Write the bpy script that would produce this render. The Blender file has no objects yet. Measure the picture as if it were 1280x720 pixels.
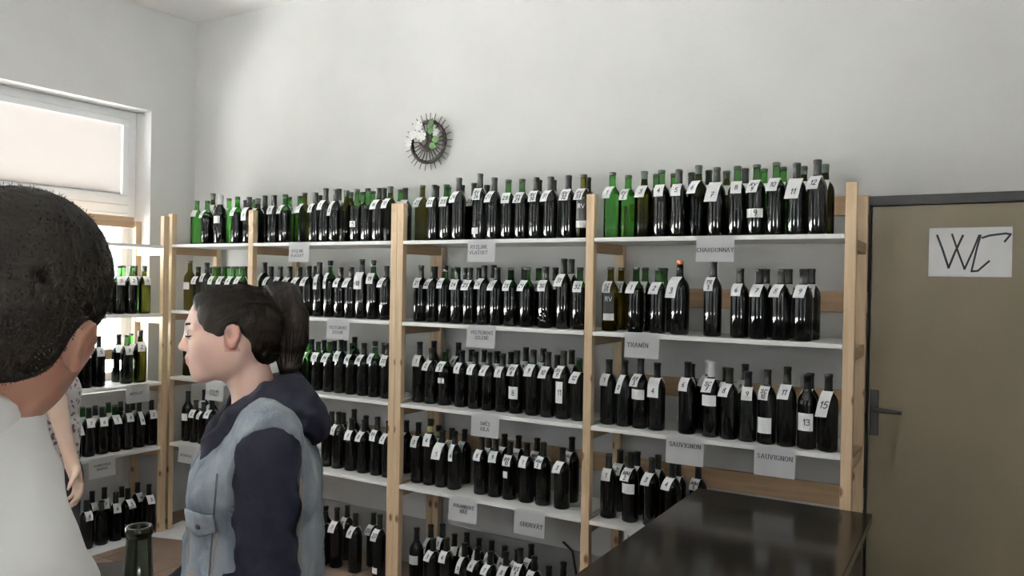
import bpy, bmesh, math, random
import numpy as np
from mathutils import Vector, Matrix
from mathutils.bvhtree import BVHTree
random.seed(7)
rnd = random.Random(11)
S = bpy.context.scene
COL = S.collection
R = math.radians

# ------------------------------------------------------------------ camera, light, exposure
CAM = Vector((1.492, -3.196, 1.615))
YAW, PITCH, ROLL, FPX = R(30.631), R(-0.350), R(1.001), 980.17
cd = bpy.data.cameras.new('camera'); cam = bpy.data.objects.new('camera', cd); COL.objects.link(cam)
fw = Vector((-math.sin(YAW)*math.cos(PITCH), math.cos(YAW)*math.cos(PITCH), math.sin(PITCH)))
r0 = Vector((math.cos(YAW), math.sin(YAW), 0)); u0 = r0.cross(fw)
RT = r0*math.cos(ROLL) + u0*math.sin(ROLL); UP = -r0*math.sin(ROLL) + u0*math.cos(ROLL); FW = fw
M = Matrix((RT, UP, -FW)).transposed().to_4x4(); M.translation = CAM
cam.matrix_world = M
cd.sensor_width = 36.0; cd.lens = FPX/1280*36; cd.clip_start = .05; cd.clip_end = 200
S.camera = cam

world = bpy.data.worlds.new('overcast_sky'); S.world = world; world.use_nodes = True
bg = world.node_tree.nodes['Background']
bg.inputs[0].default_value = (.93, .97, 1, 1); bg.inputs[1].default_value = SKY = 2.5

def portal(name, loc, rot, sx, sy):
    l = bpy.data.lights.new(name, 'AREA'); l.shape = 'RECTANGLE'; l.size = sx; l.size_y = sy
    l.cycles.is_portal = True
    o = bpy.data.objects.new(name, l); COL.objects.link(o); o.location = loc; o.rotation_euler = rot
    return o
portal('window_portal', (-3.46, -.80, 1.79), (0, R(-90), 0), 1.9, 1.75)
portal('rear_window_portal', (-.5, -5.82, 1.95), (R(-90), 0, R(180)), 1.2, 2.0)
portal('added_right_window_portal', (3.84, -4.45, 1.85), (0, R(90), 0), 1.8, 1.5)
portal('added_second_window_portal', (-3.46, -3.05, 1.79), (0, R(-90), 0), 1.9, 1.7)
sl = bpy.data.lights.new('sun', 'SUN'); sl.energy = 2600.0; sl.color = (1, .985, .955); sl.angle = R(.6)
so = bpy.data.objects.new('sun', sl); COL.objects.link(so)
so.rotation_euler = Vector((0, -.46, -.89)).to_track_quat('-Z', 'Y').to_euler()   # high sun behind the building: lights the pavement outside, not the room
S.view_settings.view_transform = 'Standard'; S.view_settings.look = 'None'
S.view_settings.gamma = 1.0; S.view_settings.use_curve_mapping = False
S.view_settings.exposure = 0.55

# ------------------------------------------------------------------ materials
def mat(name, col=(.8, .8, .8), rough=.5, **kw):
    m = bpy.data.materials.new(name); m.use_nodes = True
    b = m.node_tree.nodes['Principled BSDF']
    b.inputs['Base Color'].default_value = (*col, 1); b.inputs['Roughness'].default_value = rough
    for k, v in kw.items():
        b.inputs[k.replace('_', ' ')].default_value = v
    return m
def nodes(m): return m.node_tree.nodes, m.node_tree.links, m.node_tree.nodes['Principled BSDF']
def varied(name, c1, c2, scale=8, rough=.6, detail=4, stretch=(1, 1, 1), bump=0, bscale=None, lo=.35, hi=.65, coords='Object', spec=None):
    m = mat(name, c1, rough); n, l, b = nodes(m)
    tc = n.new('ShaderNodeTexCoord'); mp = n.new('ShaderNodeMapping'); mp.inputs['Scale'].default_value = stretch
    l.new(tc.outputs[coords], mp.inputs['Vector'])
    nz = n.new('ShaderNodeTexNoise'); nz.inputs['Scale'].default_value = scale; nz.inputs['Detail'].default_value = detail
    l.new(mp.outputs[0], nz.inputs['Vector'])
    cr = n.new('ShaderNodeValToRGB'); e = cr.color_ramp.elements
    e[0].position = lo; e[1].position = hi; e[0].color = (*c1, 1); e[1].color = (*c2, 1)
    l.new(nz.outputs['Fac'], cr.inputs[0]); l.new(cr.outputs[0], b.inputs['Base Color'])
    if spec is not None: b.inputs['Specular IOR Level'].default_value = spec
    if bump:
        n2 = n.new('ShaderNodeTexNoise'); n2.inputs['Scale'].default_value = bscale or scale; n2.inputs['Detail'].default_value = 3
        l.new(mp.outputs[0], n2.inputs['Vector'])
        bp = n.new('ShaderNodeBump'); bp.inputs['Strength'].default_value = bump; bp.inputs['Distance'].default_value = .004
        l.new(n2.outputs['Fac'], bp.inputs['Height']); l.new(bp.outputs[0], b.inputs['Normal'])
    return m
def wood(name, c1, c2, c3, axis=2):
    """pine: long grain along one axis and scattered dark knots"""
    m = mat(name, c1, .55); n, l, b = nodes(m)
    tc = n.new('ShaderNodeTexCoord'); mp = n.new('ShaderNodeMapping')
    sc = [34, 34, 34]; sc[axis] = 1.6; mp.inputs['Scale'].default_value = sc
    l.new(tc.outputs['Object'], mp.inputs['Vector'])
    nz = n.new('ShaderNodeTexNoise'); nz.inputs['Scale'].default_value = 1.6; nz.inputs['Detail'].default_value = 5
    nz.inputs['Distortion'].default_value = .6
    l.new(mp.outputs[0], nz.inputs['Vector'])
    cr = n.new('ShaderNodeValToRGB'); e = cr.color_ramp.elements
    e[0].position = .34; e[1].position = .66; e[0].color = (*c2, 1); e[1].color = (*c1, 1)
    l.new(nz.outputs['Fac'], cr.inputs[0])
    mp2 = n.new('ShaderNodeMapping'); s2 = [11, 11, 11]; s2[axis] = 6; mp2.inputs['Scale'].default_value = s2
    l.new(tc.outputs['Object'], mp2.inputs['Vector'])
    vo = n.new('ShaderNodeTexVoronoi'); vo.inputs['Scale'].default_value = 1.0; l.new(mp2.outputs[0], vo.inputs['Vector'])
    kr = n.new('ShaderNodeValToRGB'); k = kr.color_ramp.elements
    k[0].position = .07; k[0].color = (1, 1, 1, 1); k[1].position = .16; k[1].color = (0, 0, 0, 1)
    l.new(vo.outputs['Distance'], kr.inputs[0])
    mx = n.new('ShaderNodeMix'); mx.data_type = 'RGBA'
    l.new(kr.outputs[0], mx.inputs['Factor']); l.new(cr.outputs[0], mx.inputs[6]); mx.inputs[7].default_value = (*c3, 1)
    l.new(mx.outputs[2], b.inputs['Base Color'])
    return m
def thin_glass(name, tint, rough=.03, gloss=.09):
    m = bpy.data.materials.new(name); m.use_nodes = True; n, l = m.node_tree.nodes, m.node_tree.links
    n.remove(n['Principled BSDF']); out = n['Material Output']
    tr = n.new('ShaderNodeBsdfTransparent'); tr.inputs[0].default_value = (*tint, 1)
    gl = n.new('ShaderNodeBsdfGlossy'); gl.inputs['Roughness'].default_value = rough
    lw = n.new('ShaderNodeLayerWeight'); lw.inputs['Blend'].default_value = gloss*2.2
    mx = n.new('ShaderNodeMixShader'); l.new(lw.outputs['Fresnel'], mx.inputs[0])
    l.new(tr.outputs[0], mx.inputs[1]); l.new(gl.outputs[0], mx.inputs[2]); l.new(mx.outputs[0], out.inputs[0])
    return m

MW = {}
MW['wall'] = varied('wall_plaster', (.66, .66, .655), (.625, .625, .62), 3, .9, bump=.25, bscale=60)
MW['ceil'] = varied('ceiling_plaster', (.87, .865, .85), (.84, .835, .82), 2, .92)
MW['pine'] = wood('pine_upright', (.60, .46, .31), (.50, .36, .22), (.20, .10, .05), 2)
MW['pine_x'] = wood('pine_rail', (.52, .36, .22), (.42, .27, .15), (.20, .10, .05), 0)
MW['pine_y'] = wood('pine_rung_shade_toned', (.42, .29, .18), (.33, .22, .13), (.20, .10, .05), 1)  # same pine, with the shade inside the racks put into its darker colour
MW['shelf'] = varied('white_melamine', (.88, .88, .87), (.85, .85, .84), 5, .45)
MW['paper'] = varied('white_paper', (.88, .885, .90), (.84, .845, .86), 12, .85)
MW['ink'] = mat('black_ink', (.03, .03, .045), .7)
MW['bluepen'] = mat('blue_ink', (.06, .10, .45), .7)
MW['floor'] = varied('brown_floor_tile', (.25, .175, .14), (.20, .14, .11), 6, .5, bump=.05)
MW['grout'] = varied('grout', (.17, .125, .10), (.14, .10, .08), 20, .8)
MW['plinth'] = varied('grey_plinth', (.35, .34, .34), (.30, .29, .29), 5, .7)
MW['upvc'] = mat('white_frame_plastic', (.86, .87, .89), .35)
MW['pane'] = thin_glass('window_glass', (.96, .97, .97), .01, .05)
MW['door'] = varied('beige_door_paint', (.245, .205, .135), (.20, .178, .122), 2.2, .42, stretch=(1, 1, .6))
MW['black'] = mat('black_door_frame', (.018, .017, .018), .5)
MW['metal'] = mat('dull_metal', (.09, .085, .085), .4, Metallic=.7)
MW['counter'] = varied('dark_lacquered_wood', (.024, .018, .013), (.014, .011, .008), 5, .15, stretch=(3, 1, 1), bump=.02, spec=.28)
MW['counter_side'] = varied('dark_side_panel', (.035, .025, .018), (.024, .017, .012), 5, .35, stretch=(1, 1, 6))
MW['wicker'] = varied('dark_wicker', (.055, .045, .038), (.03, .025, .02), 40, .7, bump=.4)
MW['petal'] = mat('white_petal', (.82, .82, .80), .7)
MW['leaf'] = mat('green_leaf', (.06, .14, .035), .5)
MW['cable'] = mat('black_cable', (.03, .03, .03), .5)

# ------------------------------------------------------------------ helpers
def finish(bm, name, m, parent=None, smooth=False, loc=None):
    me = bpy.data.meshes.new(name); bm.normal_update(); bm.to_mesh(me); bm.free()
    for x in (m if isinstance(m, (list, tuple)) else [m]): me.materials.append(x)
    if smooth: me.polygons.foreach_set('use_smooth', [True]*len(me.polygons))
    return link(me, name, parent, loc)
def link(me, name, parent=None, loc=None):
    o = bpy.data.objects.new(name, me); COL.objects.link(o)
    if parent is not None: o.parent = parent
    if loc is not None: o.location = loc
    return o
def thing(name, label, cat, loc=(0, 0, 0), rz=0, group=None):
    o = bpy.data.objects.new(name, None); COL.objects.link(o); o.empty_display_size = .05
    o.location = loc; o.rotation_euler = (0, 0, rz); o['label'] = label; o['category'] = cat
    if group: o['group'] = group
    return o
def tag(o, label, cat, group=None):
    o['label'] = label; o['category'] = cat
    if group: o['group'] = group
    return o
def struct(o): o['kind'] = 'structure'; return o
def bx(bm, lo, hi, mi=0, bev=0):
    vs = [bm.verts.new((x, y, z)) for x in (lo[0], hi[0]) for y in (lo[1], hi[1]) for z in (lo[2], hi[2])]
    fs = [(0, 1, 3, 2), (4, 6, 7, 5), (0, 4, 5, 1), (2, 3, 7, 6), (0, 2, 6, 4), (1, 5, 7, 3)]
    nf = [bm.faces.new([vs[i] for i in f]) for f in fs]
    for f in nf: f.material_index = mi
    if bev:
        es = list({e for f in nf for e in f.edges})
        bmesh.ops.bevel(bm, geom=es, offset=bev, segments=2, profile=.5, affect='EDGES')
def box(name, lo, hi, m, parent=None, bev=0):
    """box mesh with its origin at its centre"""
    c = [(a+b)/2 for a, b in zip(lo, hi)]
    bm = bmesh.new(); bx(bm, [a-k for a, k in zip(lo, c)], [a-k for a, k in zip(hi, c)], 0, bev)
    return finish(bm, name, m, parent, loc=c)
def lathe(bm, prof, seg=20, mi=0, c=(0, 0, 0)):
    rings = []
    for r, z in prof:
        if r < 1e-5: rings.append([bm.verts.new((c[0], c[1], c[2]+z))])
        else: rings.append([bm.verts.new((c[0]+r*math.cos(2*math.pi*i/seg), c[1]+r*math.sin(2*math.pi*i/seg), c[2]+z)) for i in range(seg)])
    for k, (a, b) in enumerate(zip(rings, rings[1:])):
        mm = mi[k] if isinstance(mi, (list, tuple)) else mi
        for i in range(seg):
            j = (i+1) % seg
            if len(a) == 1 and len(b) == 1: continue
            if len(a) == 1: f = bm.faces.new((a[0], b[j], b[i]))
            elif len(b) == 1: f = bm.faces.new((a[i], a[j], b[0]))
            else: f = bm.faces.new((a[i], a[j], b[j], b[i]))
            f.material_index = mm; f.smooth = True
def tube(bm, pts, rad, seg=8, mi=0, cap=True):
    pts = [Vector(p) for p in pts]; rs = rad if isinstance(rad, (list, tuple)) else [rad]*len(pts)
    rings = []; prev = None
    for i, p in enumerate(pts):
        d = (pts[min(i+1, len(pts)-1)]-pts[max(i-1, 0)]).normalized()
        if prev is None:
            a = Vector((0, 0, 1)) if abs(d.z) < .9 else Vector((1, 0, 0)); n = d.cross(a).normalized()
        else: n = (prev - d*prev.dot(d)).normalized()
        prev = n; b = d.cross(n)
        rings.append([bm.verts.new(p+(n*math.cos(2*math.pi*k/seg)+b*math.sin(2*math.pi*k/seg))*rs[i]) for k in range(seg)])
    for a, b in zip(rings, rings[1:]):
        for k in range(seg):
            f = bm.faces.new((a[k], a[(k+1) % seg], b[(k+1) % seg], b[k])); f.material_index = mi; f.smooth = True
    if cap:
        bm.faces.new(rings[0][::-1]).material_index = mi; bm.faces.new(rings[-1]).material_index = mi

# stroke lettering: every glyph is a list of polylines on a box one unit high
G = {
'A': '0,0 .36,1 .72,0;.13,.36 .59,.36', 'B': '.08,0 .08,1 .42,1 .58,.88 .58,.64 .42,.53 .08,.53;.42,.53 .64,.42 .64,.12 .46,0 .08,0',
'C': '.66,.78 .56,.94 .38,1 .18,.9 .06,.64 .06,.36 .18,.1 .38,0 .56,.06 .66,.22', 'D': '.08,0 .08,1 .4,1 .62,.84 .7,.5 .62,.16 .4,0 .08,0',
'E': '.62,.82 .62,1 .08,1 .08,0 .62,0 .62,.18;.08,.52 .46,.52', 'G': '.66,.78 .56,.94 .38,1 .18,.9 .06,.64 .06,.36 .18,.1 .38,0 .56,.04 .68,.14 .68,.42 .46,.42',
'H': '.08,0 .08,1;.66,0 .66,1;.08,.52 .66,.52', 'I': '.16,0 .16,1', 'J': '.3,1 .3,.2 .2,0 .04,.06', 'K': '.08,0 .08,1;.66,1 .08,.42;.28,.6 .7,0', 'L': '.08,1 .08,0 .6,0 .6,.2',
'M': '.06,0 .1,1 .46,.1 .82,1 .86,0', 'N': '.08,0 .08,1 .66,0 .66,1', 'O': '.38,0 .16,.1 .06,.36 .06,.64 .16,.9 .38,1 .6,.9 .7,.64 .7,.36 .6,.1 .38,0',
'P': '.08,0 .08,1 .44,1 .62,.88 .62,.6 .44,.48 .08,.48', 'R': '.08,0 .08,1 .44,1 .6,.88 .6,.64 .44,.52 .08,.52;.38,.52 .68,0', 'S': '.6,.8 .5,.95 .32,1 .12,.9 .1,.7 .24,.56 .48,.46 .62,.3 .58,.1 .38,0 .18,.04 .08,.22',
'T': '.02,.82 .02,1 .66,1 .66,.82;.34,1 .34,0', 'U': '.08,1 .08,.22 .2,.04 .38,0 .56,.04 .66,.22 .66,1', 'V': '0,1 .36,0 .72,1', 'W': '0,1 .26,0 .48,.8 .7,0 .96,1', 'Y': '.02,1 .36,.5 .7,1;.36,.5 .36,0', 'Z': '.08,.84 .08,1 .62,1 .06,0 .62,0 .62,.16',
'1': '.06,.74 .26,1 .26,0', '2': '.06,.78 .16,.96 .36,1 .52,.86 .5,.64 .06,0 .58,.02', '3': '.06,.86 .24,1 .46,.96 .52,.76 .42,.58 .22,.54 .46,.5 .56,.3 .48,.08 .26,0 .04,.12', '4': '.4,0 .42,1 .04,.32 .6,.34',
'5': '.54,1 .14,.98 .1,.56 .34,.62 .54,.46 .54,.18 .36,0 .06,.08', '6': '.46,1 .2,.76 .06,.36 .14,.08 .34,0 .54,.14 .54,.38 .36,.5 .1,.34', '7': '.04,.96 .56,1 .24,0;.16,.5 .5,.52',
'8': '.3,.52 .1,.66 .12,.9 .3,1 .5,.9 .5,.68 .3,.52 .06,.34 .08,.1 .3,0 .54,.1 .54,.34 .3,.52', '9': '.5,.66 .36,.52 .14,.56 .08,.8 .24,1 .46,.94 .52,.7 .44,.3 .26,0', '0': '.3,0 .1,.16 .06,.56 .16,.92 .34,1 .52,.84 .54,.4 .46,.1 .3,0', '-': '.1,.45 .5,.5'}
G = {k: [[tuple(map(float, p.split(','))) for p in pl.split()] for pl in v.split(';')] for k, v in G.items()}
ACC = {'Á': ('A', 'a'), 'Ý': ('Y', 'a'), 'Í': ('I', 'a'), 'É': ('E', 'a'), 'Š': ('S', 'c'), 'Ě': ('E', 'c'), 'Ž': ('Z', 'c')}
def glyph(ch):
    if ch in ACC:
        b, a = ACC[ch]; g = [list(p) for p in G[b]]; w = max(x for p in g for x, y in p)/2
        g.append([(w-.04, 1.12), (w+.14, 1.32)] if a == 'a' else [(w-.16, 1.32), (w, 1.14), (w+.16, 1.32)]); return g
    return G.get(ch, [])
def text_strokes(s, h, gap=.22):
    out = []; x = 0
    for ch in s:
        if ch == ' ': x += .5; continue
        g = glyph(ch)
        if not g: continue
        for p in g: out.append([((x+a)*h, b*h) for a, b in p])
        x += max(a for p in g for a, b in p)+gap
    return out, (x-gap)*h
def ribbon(bm, pl, w, f, mi=0, thin=None, sub=0):
    """flat pen stroke of width w along a 2-D polyline, mapped to 3-D by f(x, y)"""
    if sub:
        q = [pl[0]]
        for (x0, y0), (x1, y1) in zip(pl, pl[1:]):
            n = max(1, int(math.hypot(x1-x0, y1-y0)/sub)); q += [(x0+(x1-x0)*i/n, y0+(y1-y0)*i/n) for i in range(1, n+1)]
        pl = q
    for (x0, y0), (x1, y1) in zip(pl, pl[1:]):
        dx, dy = x1-x0, y1-y0; L = math.hypot(dx, dy)
        if L < 1e-6: continue
        dx /= L; dy /= L; ww = w if thin is None else (thin + (w-thin)*abs(dy)**1.5)
        nx, ny = -dy*ww/2, dx*ww/2; e = ww*.3
        q = [(x0+nx-dx*e, y0+ny-dy*e), (x0-nx-dx*e, y0-ny-dy*e), (x1-nx+dx*e, y1-ny+dy*e), (x1+nx+dx*e, y1+ny+dy*e)]
        bm.faces.new([bm.verts.new(f(a, b)) for a, b in q]).material_index = mi
def printed(bm, lines, h, f, cx, cy, lead=1.65, mi=0):
    """serif capitals, lines centred at cx, first baseline cy"""
    for k, s in enumerate(lines):
        st, wd = text_strokes(s, h, .26)
        ox, oy = cx-wd/2, cy-k*h*lead
        for p in st:
            ribbon(bm, [(x+ox, y+oy) for x, y in p], h*.16, f, mi, h*.065)
            for x, y in (p[0], p[-1]):
                if abs(y) < 1e-4 or abs(y-h) < 1e-4:
                    ribbon(bm, [(x+ox-h*.13, y+oy), (x+ox+h*.13, y+oy)], h*.06, f, mi)

# ------------------------------------------------------------------ the room
XL, XR, YB, YF, H = -3.24, 3.6, .40, -5.6, 3.39
T = .30
floor = struct(box('floor', (XL-T, YF-T, -.12), (XR+T, YB+T, -.006), MW['grout']))
tile_me = None; nx, ny, ts = 15, 13, .456
for i in range(nx):
    for j in range(ny):
        x0, y0 = XL+.001+i*ts, YB-.001-(j+1)*ts
        if tile_me is None:
            bm = bmesh.new(); bx(bm, (-ts/2+.002, -ts/2+.002, -.006), (ts/2-.002, ts/2-.002, 0)); t = finish(bm, 'floor_tile', MW['floor'], floor); tile_me = t.data
        else: t = link(tile_me, 'floor_tile', floor)
        t.location = Vector((x0+ts/2, y0+ts/2, 0)) - floor.location
struct(box('ceiling', (XL-T, YF-T, H), (XR+T, YB+T, H+.15), MW['ceil']))
# left wall with its window opening; the window starts at y=.06 and runs towards the viewer
WY0, WY1, WZ0, WZ1 = -1.66, .06, .88, 2.716
VY0, VY1 = -3.9, -2.2
bm = bmesh.new()
bx(bm, (XL-T, WY1, 0), (XL, YB+T, H)); bx(bm, (XL-T, VY1, 0), (XL, WY0, H)); bx(bm, (XL-T, YF-T, 0), (XL, VY0, H))
bx(bm, (XL-T, VY0, 0), (XL, VY1, WZ0)); bx(bm, (XL-T, VY0, WZ1), (XL, VY1, H))
bx(bm, (XL-T, WY0, 0), (XL, WY1, WZ0)); bx(bm, (XL-T, WY0, WZ1), (XL, WY1, H))
wl = struct(finish(bm, 'wall_left', MW['wall']))
# back wall with the opening of the toilet door
DX0, DX1, DZ = 1.088, 1.95, 2.005
bm = bmesh.new()
bx(bm, (XL, YB, 0), (DX0, YB+T, H)); bx(bm, (DX1, YB, 0), (XR+T, YB+T, H)); bx(bm, (DX0, YB, DZ), (DX1, YB+T, H)); bx(bm, (DX0, YB+.12, 0), (DX1, YB+T, DZ))
struct(finish(bm, 'wall_back', MW['wall']))
QY0, QY1 = -5.2, -3.7
bm = bmesh.new()
bx(bm, (XR, QY1, 0), (XR+T, YB, H)); bx(bm, (XR, YF-T, 0), (XR+T, QY0, H)); bx(bm, (XR, QY0, 0), (XR+T, QY1, .95)); bx(bm, (XR, QY0, 2.75), (XR+T, QY1, H))
struct(finish(bm, 'wall_right', MW['wall']))
RX0, RX1, RZ0, RZ1 = -1.1, .1, .95, 2.95
bm = bmesh.new()
bx(bm, (XL, YF-T, 0), (RX0, YF, H)); bx(bm, (RX1, YF-T, 0), (XR, YF, H)); bx(bm, (RX0, YF-T, 0), (RX1, YF, RZ0)); bx(bm, (RX0, YF-T, RZ1), (RX1, YF, H))
struct(finish(bm, 'wall_front', MW['wall']))
struct(box('trim_1', (XL, YB-.012, 0), (DX0-.01, YB, .262), MW['plinth']))
# ground outside
PV = varied('pavement_outside', (.50, .50, .49), (.44, .44, .43), 2, .9)
struct(box('trim_2', (-40, -40, -.9), (-3.6, 30, -.8), PV)); struct(box('trim_3', (-3.6, -40, -.9), (3.95, -6.0, -.8), PV)); struct(box('trim_4', (3.95, -40, -.9), (40, 30, -.8), PV))

# window in the left wall: frame, transom, mullion, upper and lower panes, blind
win = struct(bpy.data.objects.new('window_1', None)); COL.objects.link(win)
win.location = (-3.43, (WY0+WY1)/2, WZ0)
def wpart(name, lo, hi, m, bev=.006):
    o = box(name, lo, hi, m, win, bev); o.location -= win.location; return o
fx0, fx1 = -3.47, -3.40
TR = 2.03
wpart('window_frame', (fx0, WY1-.058, WZ0), (fx1, WY1, WZ1), MW['upvc'])
wpart('window_frame', (fx0, WY0, WZ0), (fx1, WY0+.05, WZ1), MW['upvc'])
wpart('window_frame', (fx0, WY0, WZ1-.055), (fx1, WY1-.05, WZ1), MW['upvc'])
wpart('window_frame', (fx0, WY0+.05, WZ0), (fx1, WY1-.05, WZ0+.055), MW['upvc'])
wpart('transom', (fx0, WY0+.05, TR), (fx1, WY1-.05, TR+.06), MW['upvc'])
for ya, yb in ((WY0+.05, -.88), (-.88, WY1-.058)):
    sx0, sx1 = -3.455, -3.385
    za, zb = TR+.06, WZ1-.055
    for lo, hi in (((ya, za), (yb, za+.06)), ((ya, zb-.045), (yb, zb)), ((ya, za+.06), (ya+.05, zb-.045)), ((yb-.045, za+.06), (yb, zb-.045))):
        wpart('sash', (sx0, lo[0], lo[1]), (sx1, hi[0], hi[1]), MW['upvc'])
    wpart('pane', (-3.425, ya+.05, za+.06), (-3.419, yb-.045, zb-.045), MW['pane'], 0)
    bl = bmesh.new(); z = za+.068
    while z < zb-.05:
        q = [(-3.396, ya+.052, z+.013), (-3.396, yb-.048, z+.013), (-3.410, yb-.048, z), (-3.410, ya+.052, z)]
        bl.faces.new([bl.verts.new(Vector(p)-win.location) for p in q]); z += .0135
    b = finish(bl, 'blind_slats', MW['blind'] if 'blind' in MW else MW['upvc'], win); b['kind'] = 'stuff'
    BL = b
    wpart('blind_rail', (-3.412, ya+.052, za+.058), (-3.396, yb-.048, za+.07), MW['upvc'], .002)
    za, zb = WZ0+.055, TR
    for lo, hi in (((ya, za), (yb, za+.05)), ((ya, zb-.05), (yb, zb)), ((ya, za+.05), (ya+.05, zb-.05)), ((yb-.045, za+.05), (yb, zb-.05))):
        wpart('sash', (sx0, lo[0], lo[1]), (sx1, hi[0], hi[1]), MW['upvc'])
    wpart('pane', (-3.425, ya+.05, za+.05), (-3.419, yb-.045, zb-.05), MW['pane'], 0)
m = mat('translucent_blind', (.56, .53, .515), .6)
n, l, b_ = nodes(m); tl = n.new('ShaderNodeBsdfTranslucent'); tl.inputs[0].default_value = (.10, .09, .085, 1)
mx = n.new('ShaderNodeMixShader'); mx.inputs[0].default_value = .03
l.new(b_.outputs[0], mx.inputs[1]); l.new(tl.outputs[0], mx.inputs[2]); l.new(mx.outputs[0], n['Material Output'].inputs[0])
for o in win.children:
    if o.name.startswith('blind_slats'): o.data.materials[0] = m
# unseen second window further along the same wall, added to light the room
rw = struct(bpy.data.objects.new('added_window_2', None)); COL.objects.link(rw); rw.location = (-3.43, (VY0+VY1)/2, WZ0)
def rpart(name, lo, hi, m):
    o = box(name, lo, hi, m, rw); o.location -= rw.location; return o
for ya, yb, za, zb in ((VY0, VY1, WZ0, WZ0+.07), (VY0, VY1, WZ1-.07, WZ1), (VY0, VY0+.07, WZ0+.07, WZ1-.07), (VY1-.07, VY1, WZ0+.07, WZ1-.07), ((VY0+VY1)/2-.035, (VY0+VY1)/2+.035, WZ0+.07, WZ1-.07)):
    rpart('window_frame', (fx0, ya, za), (fx1, yb, zb), MW['upvc'])
for ya, yb in ((VY0+.07, (VY0+VY1)/2-.035), ((VY0+VY1)/2+.035, VY1-.07)): rpart('pane', (-3.425, ya, WZ0+.07), (-3.419, yb, WZ1-.07), MW['pane'])

# window in the wall behind the viewer
r3 = struct(bpy.data.objects.new('window_3', None)); COL.objects.link(r3); r3.location = ((RX0+RX1)/2, YF-.2, RZ0)
def rpart3(name, lo, hi, m):
    o = box(name, lo, hi, m, r3); o.location -= r3.location; return o
rm = (RX0+RX1)/2
for xa, xb, za, zb in ((RX0, RX1, RZ0, RZ0+.07), (RX0, RX1, RZ1-.07, RZ1), (RX0, RX0+.07, RZ0+.07, RZ1-.07), (RX1-.07, RX1, RZ0+.07, RZ1-.07), (rm-.035, rm+.035, RZ0+.07, RZ1-.07)):
    rpart3('window_frame', (xa, YF-.2, za), (xb, YF-.13, zb), MW['upvc'])
for xa, xb in ((RX0+.07, rm-.035), (rm+.035, RX1-.07)): rpart3('pane', (xa, YF-.168, RZ0+.07), (xb, YF-.162, RZ1-.07), MW['pane'])

# unseen window in the right wall, added to brighten the left wall
r4 = struct(bpy.data.objects.new('added_window_4', None)); COL.objects.link(r4); r4.location = (XR+.18, (QY0+QY1)/2, .95)
def rpart4(name, lo, hi, m):
    o = box(name, lo, hi, m, r4); o.location -= r4.location; return o
qm = (QY0+QY1)/2
for ya, yb, za, zb in ((QY0, QY1, .95, 1.02), (QY0, QY1, 2.68, 2.75), (QY0, QY0+.07, 1.02, 2.68), (QY1-.07, QY1, 1.02, 2.68), (qm-.035, qm+.035, 1.02, 2.68)):
    rpart4('window_frame', (XR+.15, ya, za), (XR+.22, yb, zb), MW['upvc'])
for ya, yb in ((QY0+.07, qm-.035), (qm+.035, QY1-.07)): rpart4('pane', (XR+.182, ya, 1.02), (XR+.188, yb, 2.68), MW['pane'])

# toilet door
dr = struct(bpy.data.objects.new('door_1', None)); COL.objects.link(dr); dr.location = (DX0, YB, 0)
def dpart(name, lo, hi, m, bev=0, par=None):
    o = box(name, lo, hi, m, par or dr, bev); o.location -= dr.location; return o
dpart('door_frame', (DX0, YB-.004, 0), (DX0+.02, YB+.05, DZ), MW['black'])
dpart('door_frame', (DX1-.02, YB-.004, 0), (DX1, YB+.05, DZ), MW['black'])
dpart('door_frame', (DX0+.02, YB-.004, DZ-.04), (DX1-.02, YB+.05, DZ), MW['black'])
pan = dpart('door_panel', (DX0+.022, YB+.006, .008), (DX1-.022, YB+.046, DZ-.042), MW['door'], .003)
hd = bmesh.new()
bx(hd, (1.116, YB-.002, 1.005), (1.150, YB+.006, 1.195), 0, .004)
tube(hd, [(1.133, YB, 1.118), (1.133, YB-.045, 1.118)], .009, 10)
tube(hd, [(1.128, YB-.047, 1.118), (1.16, YB-.049, 1.118), (1.24, YB-.045, 1.114)], [.009, .010, .008], 10)
bx(hd, (1.128, YB-.004, 1.045), (1.138, YB, 1.075))
for v in hd.verts: v.co -= dr.location
finish(hd, 'door_handle', MW['metal'], dr)

# paper with WC on the door
wc = thing('paper_sign', 'white paper with a large handwritten WC taped to the beige door', 'sign', (1.466, YB+.0035, 1.770))
bm = bmesh.new(); bx(bm, (-.143, -.0008, -.098), (.143, .0008, .098)); finish(bm, 'sheet', MW['paper'], wc)
bm = bmesh.new()
def wcp(px, py): return ((px-480)/288*.286, -.0014, -(py-263)/172*.196)   # from sheet proportions
for pl, w in (([(365, 203), (384, 250), (408, 318), (430, 262), (456, 205)], 8), ([(418, 200), (440, 262), (464, 322), (490, 262), (512, 205)], 7),
              ([(517, 205), (505, 250), (488, 330), (510, 328), (548, 294)], 7), ([(522, 214), (548, 206), (600, 200), (618, 203), (598, 228)], 7)):
    ribbon(bm, pl, w, wcp)
finish(bm, 'lettering', MW['ink'], wc)

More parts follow.
